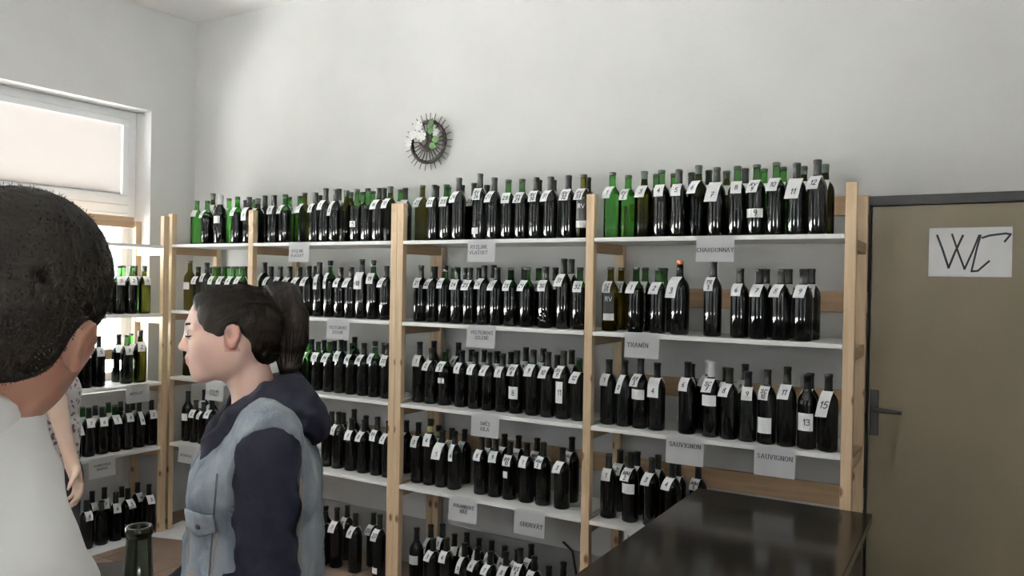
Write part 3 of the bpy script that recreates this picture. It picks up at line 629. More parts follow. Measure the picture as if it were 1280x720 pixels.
SHELVES = [
('B1_0', 1.825, '''-2.824 0.105 0.284 f g . -;-2.723 0.105 0.280 f G 4 -;-2.828 0.230 0.344 b o . -;-2.601 0.105 0.315 f w . label;-2.749 0.230 0.328 b o . -;-2.671 0.230 0.306 b g . -;-2.592 0.230 0.314 b l . -;-2.443 0.105 0.289 f G 4 -;-2.515 0.230 0.288 b d . -;-2.337 0.105 0.287 f d 7 big;-2.437 0.230 0.289 b G . -'''),
('B1_1', 1.825, '''-2.261 0.105 0.276 f o 4 -;-2.339 0.230 0.309 b d . -;-2.121 0.105 0.290 f d 5 -;-2.261 0.230 0.307 b d . -;-2.028 0.105 0.291 f G 6 -;-2.128 0.230 0.294 b g . -;-2.037 0.230 0.295 b g . -;-1.871 0.105 0.293 f y 7 -;-1.784 0.105 0.291 f d 8 -;-1.874 0.230 0.293 b d . -;-1.705 0.105 0.311 f d 1 -;-1.627 0.105 0.301 f d 2 narrow;-1.722 0.230 0.324 b d . -;-1.548 0.105 0.293 f o - -;-1.629 0.230 0.301 b o . -;-1.471 0.105 0.296 f G - sticker15;-1.541 0.230 0.297 b g . -;-1.393 0.105 0.297 f G - -;-1.463 0.230 0.298 b g . -;-1.313 0.105 0.295 f d 16 -;-1.382 0.230 0.313 b d . -;-1.234 0.105 0.300 f o 17 -;-1.302 0.275 0.304 b g . -'''),
('B1_2', 1.825, '''-1.232 0.230 0.306 b d . -;-1.019 0.105 0.296 f y 21 -;-1.019 0.230 0.307 b d . -;-0.941 0.105 0.293 f d 22 -;-0.941 0.230 0.299 b g . -;-0.864 0.105 0.292 f G 23 -;-0.786 0.105 0.322 f d 24 -;-0.854 0.230 0.303 b d . -;-0.777 0.230 0.310 b d 25 -;-0.659 0.105 0.336 f d RV/26 lowlabel;-0.698 0.230 0.295 b d . -;-0.574 0.105 0.312 f d 27 -;-0.493 0.105 0.297 f G 28 -;-0.415 0.105 0.296 f G RV/29 -;-0.337 0.105 0.300 f d RV/30 -;-0.390 0.230 0.306 b d . -;-0.258 0.105 0.299 f d 31 -;-0.308 0.230 0.302 b d . -;-0.164 0.105 0.300 f d RV/32 -;-0.086 0.105 0.300 f y RV/33 blacklabel;-0.123 0.230 0.304 b d . -'''),
('B1_3', 1.825, '''0.061 0.100 0.301 f g 1 -;0.139 0.098 0.283 f g RV/2 -;0.217 0.093 0.296 f o 3 -;0.227 0.216 0.298 b G . -;0.298 0.090 0.296 f G 4 -;0.311 0.213 0.296 b g . -;0.378 0.087 0.294 f d 5 -;0.394 0.210 0.295 b d . -;0.465 0.084 0.306 f o 6 ring;0.472 0.207 0.301 b d . -;0.544 0.080 0.292 f d 7 big;0.551 0.204 0.293 b o . -;0.631 0.077 0.291 f G 8 -;0.631 0.200 0.298 b d . -;0.711 0.073 0.292 f G RV/9 label9;0.711 0.197 0.292 b g . -;0.789 0.070 0.296 f G 10 -;0.790 0.194 0.294 b g . -;0.869 0.066 0.288 f d 11 big;0.872 0.190 0.292 b o . -;0.947 0.063 0.295 f d 12 -;0.956 0.186 0.294 b o . -'''),
('B2_0', 1.4057, '''-2.884 0.105 0.318 f y - label;-2.802 0.105 0.279 f o 2 -;-2.718 0.105 0.306 f d 3 -;-2.846 0.230 0.280 b d . -;-2.640 0.105 0.282 f G 4 -;-2.762 0.230 0.285 b g . -;-2.554 0.105 0.283 f G 5 -;-2.673 0.230 0.286 b g . -;-2.471 0.105 0.283 f G 6 -;-2.589 0.230 0.286 b G . -;-2.393 0.105 0.283 f G 7 -;-2.511 0.230 0.286 b d . -'''),
('B2_1', 1.4057, '''-2.333 0.230 0.314 b d . -;-2.139 0.105 0.284 f d 9 -;-2.061 0.105 0.285 f d 10 -;-1.984 0.105 0.282 f d 11 -;-2.113 0.230 0.288 b d . -;-1.906 0.105 0.283 f d 12 -;-2.029 0.230 0.286 b o . -;-1.828 0.105 0.288 f d 13 -;-1.896 0.230 0.292 b d . -;-1.744 0.105 0.310 f d 14 narrow;-1.662 0.105 0.320 f n 15 narrow;-1.581 0.105 0.283 f d 16 -;-1.504 0.105 0.284 f d 17 -;-1.425 0.105 0.327 f d 18 big;-1.344 0.105 0.321 f n 19 -;-1.253 0.105 0.291 f d 20 -'''),
('B2_2', 1.4057, '''-1.019 0.105 0.295 f d 21 -;-0.941 0.105 0.289 f d 22 -;-1.019 0.230 0.292 b d . -;-0.864 0.105 0.294 f n 23 -;-0.786 0.105 0.286 f d 24 -;-0.898 0.230 0.289 b G . -;-0.820 0.230 0.287 b d . -;-0.709 0.105 0.284 f d 25 -;-0.736 0.230 0.288 b d . -;-0.625 0.105 0.296 f d 26 -;-0.648 0.230 0.301 b d . -;-0.548 0.105 0.286 f d 27 -;-0.469 0.105 0.286 f G 28 -;-0.546 0.230 0.289 b G . -;-0.467 0.230 0.290 b d . -;-0.377 0.105 0.287 f G 29 -;-0.383 0.230 0.287 b G 3 -;-0.276 0.105 0.290 f d 30 grape;-0.289 0.230 0.290 b d . -;-0.179 0.105 0.329 f d 31 -;-0.203 0.230 0.332 b d 3 -;-0.096 0.105 0.288 f G 32 -'''),
('B2_3', 1.4057, '''0.061 0.100 0.290 f y RZ/35 blacklabel;0.061 0.223 0.291 b y RZ/36 -;0.186 0.095 0.290 f G 1 -;0.181 0.218 0.292 b G 2 -;0.291 0.091 0.288 f G 2 -;0.275 0.215 0.290 b G . -;0.390 0.087 0.320 f c 3 big;0.537 0.081 0.319 f d TR/5 -;0.651 0.076 0.287 f d 6 -;0.730 0.073 0.285 f d 7 -;0.729 0.197 0.289 b d . -;0.816 0.069 0.286 f d 8 -;0.821 0.193 0.289 b d . -;0.902 0.065 0.286 f d 9 -;0.911 0.189 0.290 b d 7 -'''),
('B3_0', 0.983, '''-2.884 0.105 0.279 f o - -'''),
('B3_1', 0.983, '''-1.901 0.105 0.262 f d 11 -;-1.998 0.230 0.262 b d . -;-1.824 0.105 0.276 f g 12 -;-1.920 0.230 0.276 b d 13 -;-1.745 0.105 0.278 f G 13 -;-1.821 0.230 0.277 b d 14 -;-1.656 0.105 0.281 f G 14 -;-1.740 0.230 0.276 b d . -;-1.572 0.105 0.299 f d 15 -;-1.662 0.230 0.281 b d . -;-1.488 0.105 0.284 f G 16 -;-1.583 0.230 0.307 b d . -;-1.402 0.105 0.289 f d 18 -;-1.323 0.105 0.303 f n 19 -;-1.366 0.230 0.285 b d 20 -;-1.234 0.105 0.297 f d 20 -'''),
('B3_2', 0.983, '''-1.019 0.105 0.316 f d 1 -;-0.941 0.105 0.287 f d 2 -;-1.019 0.230 0.314 b d . -;-0.854 0.105 0.288 f G RV/3 sticker3;-0.859 0.230 0.313 b d 4 -;-0.750 0.105 0.287 f d 4 -;-0.775 0.230 0.281 b d . -;-0.669 0.105 0.285 f d 5 -;-0.696 0.230 0.284 b d . -;-0.588 0.105 0.285 f d 6 -;-0.617 0.230 0.282 b d . -;-0.508 0.105 0.285 f d 7 -;-0.535 0.230 0.283 b d . -;-0.428 0.105 0.305 f d RV/8 label8;-0.448 0.230 0.312 b d 9 -;-0.335 0.105 0.314 f d 9 -;-0.349 0.230 0.312 b d 10 -;-0.255 0.105 0.308 f d 10 -;-0.271 0.230 0.284 b d . -;-0.172 0.105 0.318 f d RV/11 long11;-0.192 0.230 0.313 b d 12 -;-0.091 0.105 0.289 f G 12 -'''),
('B3_3', 0.983, '''0.061 0.100 0.294 f d 1 -;0.139 0.097 0.295 f d 2 narrow;0.216 0.094 0.308 f d RR/3 label;0.294 0.091 0.294 f d 4 big;0.433 0.086 0.309 f d 6 -;0.410 0.210 0.288 b d . -;0.488 0.207 0.310 b w . -;0.537 0.081 0.316 f w SC/7 label;0.566 0.204 0.284 b d . -;0.615 0.078 0.296 f d 8 -;0.648 0.200 0.304 b d 9 -;0.692 0.075 0.287 f d 9 -;0.770 0.071 0.300 f d SC/10 label10;0.848 0.068 0.317 f d 11 -;0.926 0.065 0.293 f d - label13;0.914 0.189 0.286 b d 14 -;1.004 0.061 0.301 f d 15 long'''),
('B4_0', 0.5607, '''-2.884 0.105 0.319 f d - label;-2.806 0.105 0.268 f d 2 -;-2.884 0.230 0.315 b d . -;-2.729 0.105 0.262 f d 3 -;-2.651 0.105 0.286 f d 4 -;-2.806 0.230 0.291 b d . -'''),
('B4_1', 0.5607, '''-1.660 0.105 0.283 f d 5 -;-1.750 0.230 0.282 b d . -;-1.581 0.105 0.313 f d 6 -;-1.662 0.230 0.284 b d 7 -;-1.482 0.105 0.287 f d 7 -;-1.578 0.230 0.312 b d 8 -;-1.391 0.105 0.289 f d 8 -;-1.488 0.230 0.285 b d . -;-1.298 0.105 0.314 f d RR/1 -;-1.219 0.105 0.301 f d 2 -'''),
('B4_2', 0.5607, '''-1.197 0.230 0.288 b d . -;-1.019 0.105 0.314 f d 3 -;-0.941 0.105 0.340 f k 4 -;-0.979 0.230 0.284 b k 13 -;-0.864 0.105 0.291 f d 5 big;-0.892 0.230 0.279 b d 6 -;-0.786 0.105 0.293 f d 6 narrow;-0.810 0.230 0.282 b d 13 -;-0.623 0.105 0.283 f d 8 -;-0.657 0.230 0.264 b d 10 -;-0.540 0.105 0.289 f d 9 -;-0.565 0.230 0.284 b d 10 -;-0.457 0.105 0.277 f d RR/10 sticker;-0.482 0.230 0.286 b d 11 -;-0.362 0.105 0.284 f d 1 -;-0.375 0.230 0.286 b d MM/2 -;-0.272 0.105 0.297 f d MM/2 -;-0.170 0.105 0.284 f d 3 -;-0.183 0.230 0.313 b d MM/3 -'''),
('B4_3', 0.5607, '''0.069 0.100 0.286 f d 1 -;0.072 0.223 0.286 b d 2 -;0.177 0.096 0.307 f d MM/2 label;0.158 0.220 0.286 b d 3 -;0.277 0.092 0.298 f d 3 -;0.261 0.216 0.285 b d 4 -;0.373 0.088 0.289 f d 4 -;0.356 0.212 0.262 b d 5 -;0.450 0.209 0.266 b d MM/5 -'''),
('B5_1', 0, '''-1.677 0.105 0.294 f d 6 -;-1.786 0.230 0.279 b n . -;-1.582 0.105 0.333 f d 7 -;-1.618 0.230 0.312 b d 8 -;-1.443 0.105 0.324 f d 8 -;-1.421 0.230 0.299 b d 20 -;-1.270 0.105 0.345 f d 20 lowlabel'''),
('B5_2', 0, '''-1.019 0.105 0.318 f d - label;-1.019 0.230 0.301 b d 2 narrow;-0.910 0.105 0.280 f d 3 -;-0.941 0.230 0.320 b d 3 -;-0.826 0.105 0.300 f d 4 -;-0.864 0.230 0.279 b d . -;-0.786 0.230 0.300 b d 5 -;-0.715 0.105 0.291 f d 5 narrow;-0.709 0.230 0.284 b d 6 -;-0.637 0.105 0.287 f d 6 -;-0.631 0.230 0.286 b d 7 -;-0.559 0.105 0.279 f d 7 -;-0.553 0.230 0.274 b d 8 -;-0.469 0.105 0.294 f d 8 -;-0.476 0.230 0.271 b d . -;-0.390 0.105 0.330 f d RS/9 -;-0.398 0.230 0.311 b d 10 -;-0.311 0.105 0.303 f d 10 -;-0.232 0.105 0.272 f d 11 -;-0.155 0.105 0.306 f d 12 -'''),
('L2', 1.385, '''-3.010 -0.480 0.262 f r . -;-3.010 -0.378 0.295 f G 4 -;-3.010 -0.300 0.295 f G 3 -;-3.115 -0.207 0.298 b l . -;-3.010 -0.219 0.298 f G 2 -;-3.115 -0.125 0.300 b o . -;-3.010 -0.132 0.298 f o 1 -'''),
('L3', 0.955, '''-3.115 -0.529 0.297 b o . -;-3.010 -0.580 0.304 f G 7 big;-3.010 -0.502 0.299 f G 6 -;-3.115 -0.422 0.299 b l . -;-3.010 -0.423 0.304 f d 5 -;-3.115 -0.231 0.298 b d . -;-3.010 -0.244 0.299 f G 3 -;-3.115 -0.147 0.300 b g . -;-3.010 -0.153 0.324 f o 2 -'''),
('L4', 0.548, '''-3.010 -0.774 0.284 f d . -;-3.010 -0.696 0.298 f d . -;-3.010 -0.566 0.279 f o 8 big;-3.115 -0.455 0.282 b G . -;-3.010 -0.479 0.290 f d 7 -;-3.115 -0.376 0.279 b d . -;-3.010 -0.395 0.283 f d 6 -;-3.115 -0.292 0.286 b g . -;-3.010 -0.316 0.286 f G 5 -;-3.115 -0.211 0.284 b o . -;-3.010 -0.232 0.289 f d 4 -;-3.115 -0.128 0.278 b d . -;-3.010 -0.154 0.287 f d 3 narrow;-3.010 -0.070 0.284 f d 2 -'''),
('L5', 0, '''-3.010 -0.485 0.285 f d 8 -;-3.115 -0.387 0.302 b d . -;-3.115 -0.309 0.308 b d 7 -;-3.010 -0.391 0.262 f d - -;-3.010 -0.301 0.292 f d 6 -;-3.115 -0.194 0.288 b d . -;-3.010 -0.223 0.300 f d 5 -;-3.115 -0.086 0.293 b d 4 -;-3.010 -0.078 0.294 f d 3 -'''),
]

ORD = ['first', 'second', 'third', 'fourth', 'fifth', 'sixth', 'seventh', 'eighth', 'ninth', 'tenth', 'eleventh', 'twelfth', 'thirteenth', 'fourteenth', 'fifteenth', 'sixteenth']
SECN = {'0': 'corner section', '1': 'left section', '2': 'middle section', '3': 'right section'}
ROWN = {1: 'top shelf', 2: 'second shelf', 3: 'third shelf', 4: 'fourth shelf', 5: 'floor row'}
LOOK = {'d': 'dark', 'G': 'green-necked', 'g': 'bright green', 'l': 'pale green', 'o': 'olive', 'y': 'yellow-olive', 'w': 'white-capped', 'c': 'wide orange-capped', 'n': 'ring-necked', 'k': 'yellow-necked', 'r': 'rosé'}
for key, z, body in SHELVES:
    left = key[0] == 'L'; row = int(key[1]); sec = 'window rack' if left else SECN[key[3]]
    ent = []
    for e in body.split(';'):
        a = e.split(); ent.append((float(a[0]), float(a[1]), float(a[2]), a[3], a[4], a[5], '' if a[6] == '-' else a[6]))
    for fb in 'fb':
        es = sorted([e for e in ent if e[3] == fb], key=lambda e: e[1] if left else e[0])
        for k, (x, y, h, _, st, tx, ex) in enumerate(es):
            w = LOOK[st]+' wine bottle'
            if tx not in '.-': w += ' tagged '+tx.replace('/', ' ')
            elif ex.startswith(('label', 'long11')) or ex == 'lowlabel': w += ' with label'
            lab = '%s, %s, %s, %s from left in %s' % (w, sec, ROWN[row], ORD[k] if k < 16 else ORD[15], 'front' if fb == 'f' else 'back')
            az = R(0 if left else -90)
            make_bottle(x, y, z+.0005 if row < 5 else .003, h, st, tx, ex, lab, 'wine bottles on the %s of the %s' % (ROWN[row], sec), az)

# open bottle nearest to the viewer
ob = thing('open_wine_bottle', 'open dark green bottle at the bottom edge, nearest bottle to the viewer', 'bottle', (0, 0, 0))
bm = bmesh.new()
pr = [(0, 0), (.032, 0), (.0372, .006), (.0375, .19), (.034, .206), (.024, .222), (.0165, .236), (.0152, .26), (.0138, .286), (.0136, .2885), (.0152, .2895), (.0156, .294), (.0152, .2985), (.0138, .300), (.0112, .2995), (.0098, .297), (.0095, .26), (.0105, .24)]
lathe(bm, pr, 32)
finish(bm, 'glass', mat('dark_green_bottle_glass', (.008, .010, .004), .12, IOR=1.45, Specular_IOR_Level=.35), ob)
hor = (174-640)/980.17; ver = -(657-360)/980.17; dd = .93
tp = CAM + FW*dd + RT*(hor*dd) + UP*(ver*dd)
ob.location = (tp.x, tp.y, tp.z-.300)
OBP = Vector(ob.location)

# ------------------------------------------------------------------ people: bodies and clothes as smooth blended volumes
class Vol:
    """blended distance field on a rectilinear grid, turned into one closed mesh by surface nets"""
    def __init__(s, lo, hi, step, fine=None):
        def ax(i):
            if fine and fine[i]:
                a, b, st = fine[i]
                return np.concatenate([np.arange(lo[i], a, step), np.arange(a, b, st), np.arange(b, hi[i]+step, step)])
            return np.arange(lo[i], hi[i]+step, step)
        s.ax = [ax(i).astype(np.float32) for i in range(3)]
        s.D = np.full([len(a) for a in s.ax], .12, np.float32)
    def sl(s, lo, hi, m):
        out = []
        for i in range(3):
            a = np.searchsorted(s.ax[i], lo[i]-m); b = np.searchsorted(s.ax[i], hi[i]+m)
            out.append(slice(max(0, a-1), min(len(s.ax[i]), b+1)))
        return tuple(out)
    def pts(s, sl):
        return np.meshgrid(s.ax[0][sl[0]], s.ax[1][sl[1]], s.ax[2][sl[2]], indexing='ij', sparse=True)
    def put(s, sl, d, k, mode):
        A = s.D[sl]
        if mode == 'u':
            if k > 0:
                h = np.maximum(k-np.abs(A-d), 0)/k; s.D[sl] = np.minimum(A, d)-h*h*k*.25
            else: s.D[sl] = np.minimum(A, d)
        else:
            d = -d
            if k > 0:
                h = np.maximum(k-np.abs(A-d), 0)/k; s.D[sl] = np.maximum(A, d)+h*h*k*.25
            else: s.D[sl] = np.maximum(A, d)
    def cap(s, a, b, ra, rb=None, k=.02, mode='u', Q=None, sc=(1, 1, 1)):
        """tapered capsule; Q/sc: squash in a rotated frame (sc > 1 narrows)"""
        rb = ra if rb is None else rb
        a = np.array(a, float); b = np.array(b, float); mr = max(ra, rb)/min(sc)
        sl = s.sl(np.minimum(a, b)-mr, np.maximum(a, b)+mr, k+.03); X, Y, Z = s.pts(sl)
        if min(x.size for x in (X, Y, Z)) == 0: return
        px, py, pz = X-a[0], Y-a[1], Z-a[2]; ba = b-a
        if Q is not None:
            Q = np.array(Q); px, py, pz = [(px*Q[0][i]+py*Q[1][i]+pz*Q[2][i])*sc[i] for i in range(3)]
            ba = np.array([ba@Q[:, i]*sc[i] for i in range(3)])
        L = max(ba@ba, 1e-9); t = np.clip((px*ba[0]+py*ba[1]+pz*ba[2])/L, 0, 1)
        d = np.sqrt((px-ba[0]*t)**2+(py-ba[1]*t)**2+(pz-ba[2]*t)**2)-(ra+(rb-ra)*t)
        s.put(sl, (d/max(1, np.mean(sc))).astype(np.float32), k, mode)
    def ell(s, c, r, Q=None, k=.02, mode='u'):
        c = np.array(c, float); mr = max(r); sl = s.sl(c-mr, c+mr, k+.02); X, Y, Z = s.pts(sl)
        if min(x.size for x in (X, Y, Z)) == 0: return
        px, py, pz = X-c[0], Y-c[1], Z-c[2]
        if Q is not None:
            Q = np.array(Q); px, py, pz = [px*Q[0][i]+py*Q[1][i]+pz*Q[2][i] for i in range(3)]
        k0 = np.sqrt((px/r[0])**2+(py/r[1])**2+(pz/r[2])**2); k1 = np.sqrt((px/r[0]**2)**2+(py/r[1]**2)**2+(pz/r[2]**2)**2)
        s.put(sl, (k0*(k0-1)/np.maximum(k1, 1e-6)).astype(np.float32), k, mode)
    def half(s, p, n, k=0.0, mode='s'):
        """cut away the side the normal points to"""
        X, Y, Z = np.meshgrid(*s.ax, indexing='ij', sparse=True); n = np.array(n, float); n /= np.linalg.norm(n)
        d = -((X-p[0])*n[0]+(Y-p[1])*n[1]+(Z-p[2])*n[2])
        s.put((slice(None),)*3, d.astype(np.float32), k, mode)
    def mesh(s, name, m, parent, org, mid=None, smooth=2):
        D = s.D; D = np.where(D == 0, 1e-7, D); ins = D < 0
        c = np.zeros([n-1 for n in D.shape], np.int8)
        for i in (0, 1):
            for j in (0, 1):
                for k in (0, 1): c += ins[i:i+c.shape[0], j:j+c.shape[1], k:k+c.shape[2]]
        act = (c > 0) & (c < 8); I = np.argwhere(act); idx = -np.ones(c.shape, np.int64); idx[act] = np.arange(len(I))
        acc = np.zeros((len(I), 3)); cnt = np.zeros(len(I))
        co = [s.ax[q] for q in range(3)]
        cor = [(i, j, k) for i in (0, 1) for j in (0, 1) for k in (0, 1)]
        for a in cor:
            for q in range(3):
                if a[q]: continue
                b = list(a); b[q] = 1
                ia = I+np.array(a); ib = I+np.array(b)
                da = D[ia[:, 0], ia[:, 1], ia[:, 2]]; db = D[ib[:, 0], ib[:, 1], ib[:, 2]]
                x = (da < 0) != (db < 0); t = np.where(x, da/np.where(x, da-db, 1), 0)
                p = np.stack([co[w][ia[:, w]] for w in range(3)], 1).astype(float)
                p[:, q] += t*(co[q][ib[:, q]]-co[q][ia[:, q]])
                acc += p*x[:, None]; cnt += x
        V = acc/np.maximum(cnt, 1)[:, None]
        F = []
        for q in range(3):
            u, v = (q+1) % 3, (q+2) % 3
            sa = [slice(None)]*3; sb = [slice(None)]*3; sa[q] = slice(0, -1); sb[q] = slice(1, None)
            x = ins[tuple(sa)] != ins[tuple(sb)]
            E = np.argwhere(x); E = E[(E[:, u] > 0) & (E[:, v] > 0) & (E[:, u] < D.shape[u]-1) & (E[:, v] < D.shape[v]-1)]
            def at(du, dv):
                e = E.copy(); e[:, u] += du; e[:, v] += dv; return idx[e[:, 0], e[:, 1], e[:, 2]]
            f = np.stack([at(-1, -1), at(0, -1), at(0, 0), at(-1, 0)], 1)
            flip = ~ins[E[:, 0], E[:, 1], E[:, 2]]; f[flip] = f[flip][:, ::-1]; F.append(f)
        F = np.concatenate(F)
        # two gentle smoothing passes
        for _ in range(smooth):
            sm = np.zeros_like(V); ct = np.zeros(len(V))
            for a, b in ((0, 1), (1, 2), (2, 3), (3, 0)):
                for p_, q_ in ((a, b), (b, a)):
                    np.add.at(sm, F[:, p_], V[F[:, q_]]); np.add.at(ct, F[:, p_], 1)
            V = V*.5+.5*sm/np.maximum(ct, 1)[:, None]
        V = V-np.array(org)
        me = bpy.data.meshes.new(name); me.vertices.add(len(V)); me.vertices.foreach_set('co', V.astype(np.float32).ravel())
        me.loops.add(len(F)*4); me.loops.foreach_set('vertex_index', F.astype(np.int32).ravel())
        me.polygons.add(len(F)); me.polygons.foreach_set('loop_start', np.arange(0, len(F)*4, 4, dtype=np.int32))
        me.polygons.foreach_set('use_smooth', np.ones(len(F), bool))
        for x in (m if isinstance(m, (list, tuple)) else [m]): me.materials.append(x)
        if mid is not None: me.polygons.foreach_set('material_index', mid(V[F].mean(1)+np.array(org)).astype(np.int32))
        me.update(); me.validate()
        return link(me, name, parent)

def crumple(v, amp, wl, seed, zst=1.0):
    """soft irregular folds in cloth"""
    X, Y, Z = np.meshgrid(*v.ax, indexing='ij', sparse=True); g = np.random.RandomState(seed); d = 0
    for _ in range(5):
        k = g.normal(size=3); k /= np.linalg.norm(k); k *= 2*np.pi/(wl*g.uniform(.7, 1.5)); k[2] *= zst; ph = g.uniform(0, 6.28, 3)
        w = np.sin(X*k[0]+Y*k[1]+Z*k[2]+ph[0]+1.3*np.sin(X*k[1]*.6-Z*k[0]*.6+ph[1]))
        d = d+(1-np.abs(w))**2-.35
    v.D += (-amp*d*.45).astype(np.float32)

def frame(fwd, up):
    f = Vector(fwd).normalized(); r = f.cross(Vector(up)).normalized(); u = r.cross(f)
    return np.array([[r.x, f.x, u.x], [r.y, f.y, u.y], [r.z, f.z, u.z]])   # columns: right, forward, up
A3 = lambda v: np.array(v, float)

def head(v, c, Q, fem=True, k=.012):
    zs = .84 if fem else 1.0                                        # shorter lower face
    P = lambda x, y, z: A3(c)+Q@A3((x, y, z if z > .014 else .014+(z-.014)*zs))
    j = 1.0 if fem else 1.06
    v.ell(P(0, -.014, .030 if fem else .036), (.072*j, .094*j, (.075 if fem else .084)*j), Q, .0)
    v.ell(P(0, .030, .030), (.062*j, .062*j, .070*j), Q, .02)
    v.ell(P(0, .026, -.030), (.056*j, .062*j, .070*j), Q, .03)
    for sx in (-1, 1):
        v.cap(P(sx*.050*j, -.004, -.048), P(sx*.016, .068, -.094), .017, .014, .03)
        v.ell(P(sx*.038*j, .062, -.012), (.020, .018, .016), Q, .03)
        v.ell(P(sx*.042*j, .032, -.036), (.019, .036, .036), Q, .03)
        v.cap(P(sx*.012, .088, .034), P(sx*.042, .074, .034), .008, .006, .014)
    v.ell(P(0, .076, -.092), (.020, .016, .016), Q, .02)                    # chin
    v.ell(P(0, .080, -.052), (.028, .018, .024), Q, .02)
    for sx in (-1, 1): v.ell(P(sx*.032, .096, .014), (.015, .014, .011), Q, .012, 's')
    nd_ = .0 if fem else .006
    v.cap(P(0, .089, .022), P(0, .103+nd_, -.014), .0075, .0092, .012)          # nose
    v.ell(P(0, .106+nd_, -.020), (.0095, .0095, .0085), Q, .008)
    for sx in (-1, 1):
        v.ell(P(sx*.0125, .0965+nd_, -.023), (.008, .010, .007), Q, .006)
        v.ell(P(sx*.007, .101+nd_, -.0305), (.004, .006, .0035), Q, .003, 's')
    v.cap(P(-.014, .0985, -.0470), P(.014, .0985, -.0470), .0054, k=.006)     # lips
    v.cap(P(-.012, .0965, -.0585), P(.012, .0965, -.0585), .0062, k=.006)
    v.cap(P(-.024, .089, -.0525), P(.024, .089, -.0525), .0016, k=.003, mode='s')
    v.cap(P(-.020, .1035, -.0527), P(.020, .1035, -.0527), .0020, k=.003, mode='s')
    for sx in (-1, 1):
        v.ell(P(sx*.032, .080, .014), (.0145, .0135, .0135), Q, .004)       # lids over the eyeball
        # ear: bowl, rim and lobe
        es, ey = (.76, .012) if fem else (.74, .002)
        ex = lambda y, z, o=0: P(sx*(.074*j+o*es), -.012+ey+(y+.012)*es, .004+z*es)
        v.ell(ex(-.012, .002, .002), (.009, .019*es, .030*es), Q, .010)
        rim = [(.002, -.004), (.006, .014), (.000, .029), (-.014, .034), (-.027, .026), (-.029, .008), (-.024, -.010), (-.014, -.023)]
        for (y0, z0), (y1, z1) in zip(rim, rim[1:]): v.cap(ex(y0, z0, .006), ex(y1, z1, .009), .0042*es, .0042*es, .004)
        v.ell(ex(-.006, -.027, .005), (.006, .010, .011), Q, .008)
        v.ell(ex(-.009, .004, .014), (.008, .012*es, .019*es), Q, .004, 's')
    return P

def hand(v, wrist, dirn, palmn, side, curl=.5, scale=1.0, spread=.10):
    """palm plus five separate bent fingers; dirn: wrist to knuckles, palmn: out of the palm, side: +1 thumb on (dirn x palmn)"""
    d = Vector(dirn).normalized(); n = Vector(palmn).normalized(); s = d.cross(n).normalized()*side; n = s.cross(d)*1.0; 
    if n.dot(Vector(palmn)) < 0: n = -n
    w = Vector(wrist); q = scale
    Qm = np.array([[s.x, d.x, n.x], [s.y, d.y, n.y], [s.z, d.z, n.z]])
    v.ell(w+d*.048*q, (.039*q, .052*q, .0155*q), Qm, .016)
    v.cap(w-d*.01, w+d*.03*q, .023*q, .022*q, .02, Q=Qm, sc=(1, 1, 1.35))
    fx = [(.030, .066, .082), (.010, .074, .090), (-.010, .070, .086), (-.029, .054, .074)]
    for i, (o, L, b0) in enumerate(fx):
        p = w+s*o*q+d*b0*q; a = curl*(.55+.08*i); dirv = (d+s*(o*spread*6)).normalized(); seg = [L*.46, L*.30, L*.26]; rr = [.0092, .0082, .0075, .0066]
        for kx, sg in enumerate(seg):
            dv = (dirv*math.cos(a)+n*math.sin(a)).normalized(); p2 = p+dv*sg*q
            v.cap(p, p2, rr[kx]*q, rr[kx+1]*q, .004); p = p2; a += curl*(.95 if kx == 0 else .6)
    p = w+s*.026*q+d*.022*q+n*.004*q; dv = (d*.62+s*.70+n*.35*(1+curl)).normalized()
    p2 = p+dv*.040*q; v.cap(p, p2, .0135*q, .0105*q, .012)
    dv2 = (d*.85+s*.30+n*.5*(1+curl)).normalized(); p3 = p2+dv2*.030*q; v.cap(p2, p3, .0102*q, .0088*q, .004)
    dv3 = (d*.95+s*.0+n*.5*(1+curl)).normalized(); v.cap(p3, p3+dv3*.024*q, .0088*q, .0068*q, .004)

def skin_mat(name, c):
    m = varied(name, c, tuple(x*.90 for x in c), 14, .5, bump=.06, bscale=220)
    b = m.node_tree.nodes['Principled BSDF']
    b.inputs['Subsurface Weight'].default_value = .08; b.inputs['Subsurface Radius'].default_value = (.012, .004, .002)
    return m
def hair_mat(name, c1, c2, stretch, rough=.42):
    return varied(name, c1, c2, 90, rough, detail=3, stretch=stretch, bump=.7, bscale=90, spec=.08)
MW['lip'] = mat('lip_skin', (.50, .27, .24), .45)
MW['iris'] = mat('dark_iris', (.03, .02, .015), .2)
MW['white_eye'] = mat('eye_white', (.42, .38, .36), .3)
MW['dark_hair'] = hair_mat('dark_brown_hair', (.006, .0045, .004), (.014, .010, .008), (1, 1, .16), .55)
MW['man_hair'] = hair_mat('short_dark_hair', (.006, .0048, .004), (.013, .010, .008), (1, 1, 1), .75)
MW['brown_hair'] = hair_mat('brown_hair', (.05, .03, .02), (.09, .06, .04), (1, 1, .16))

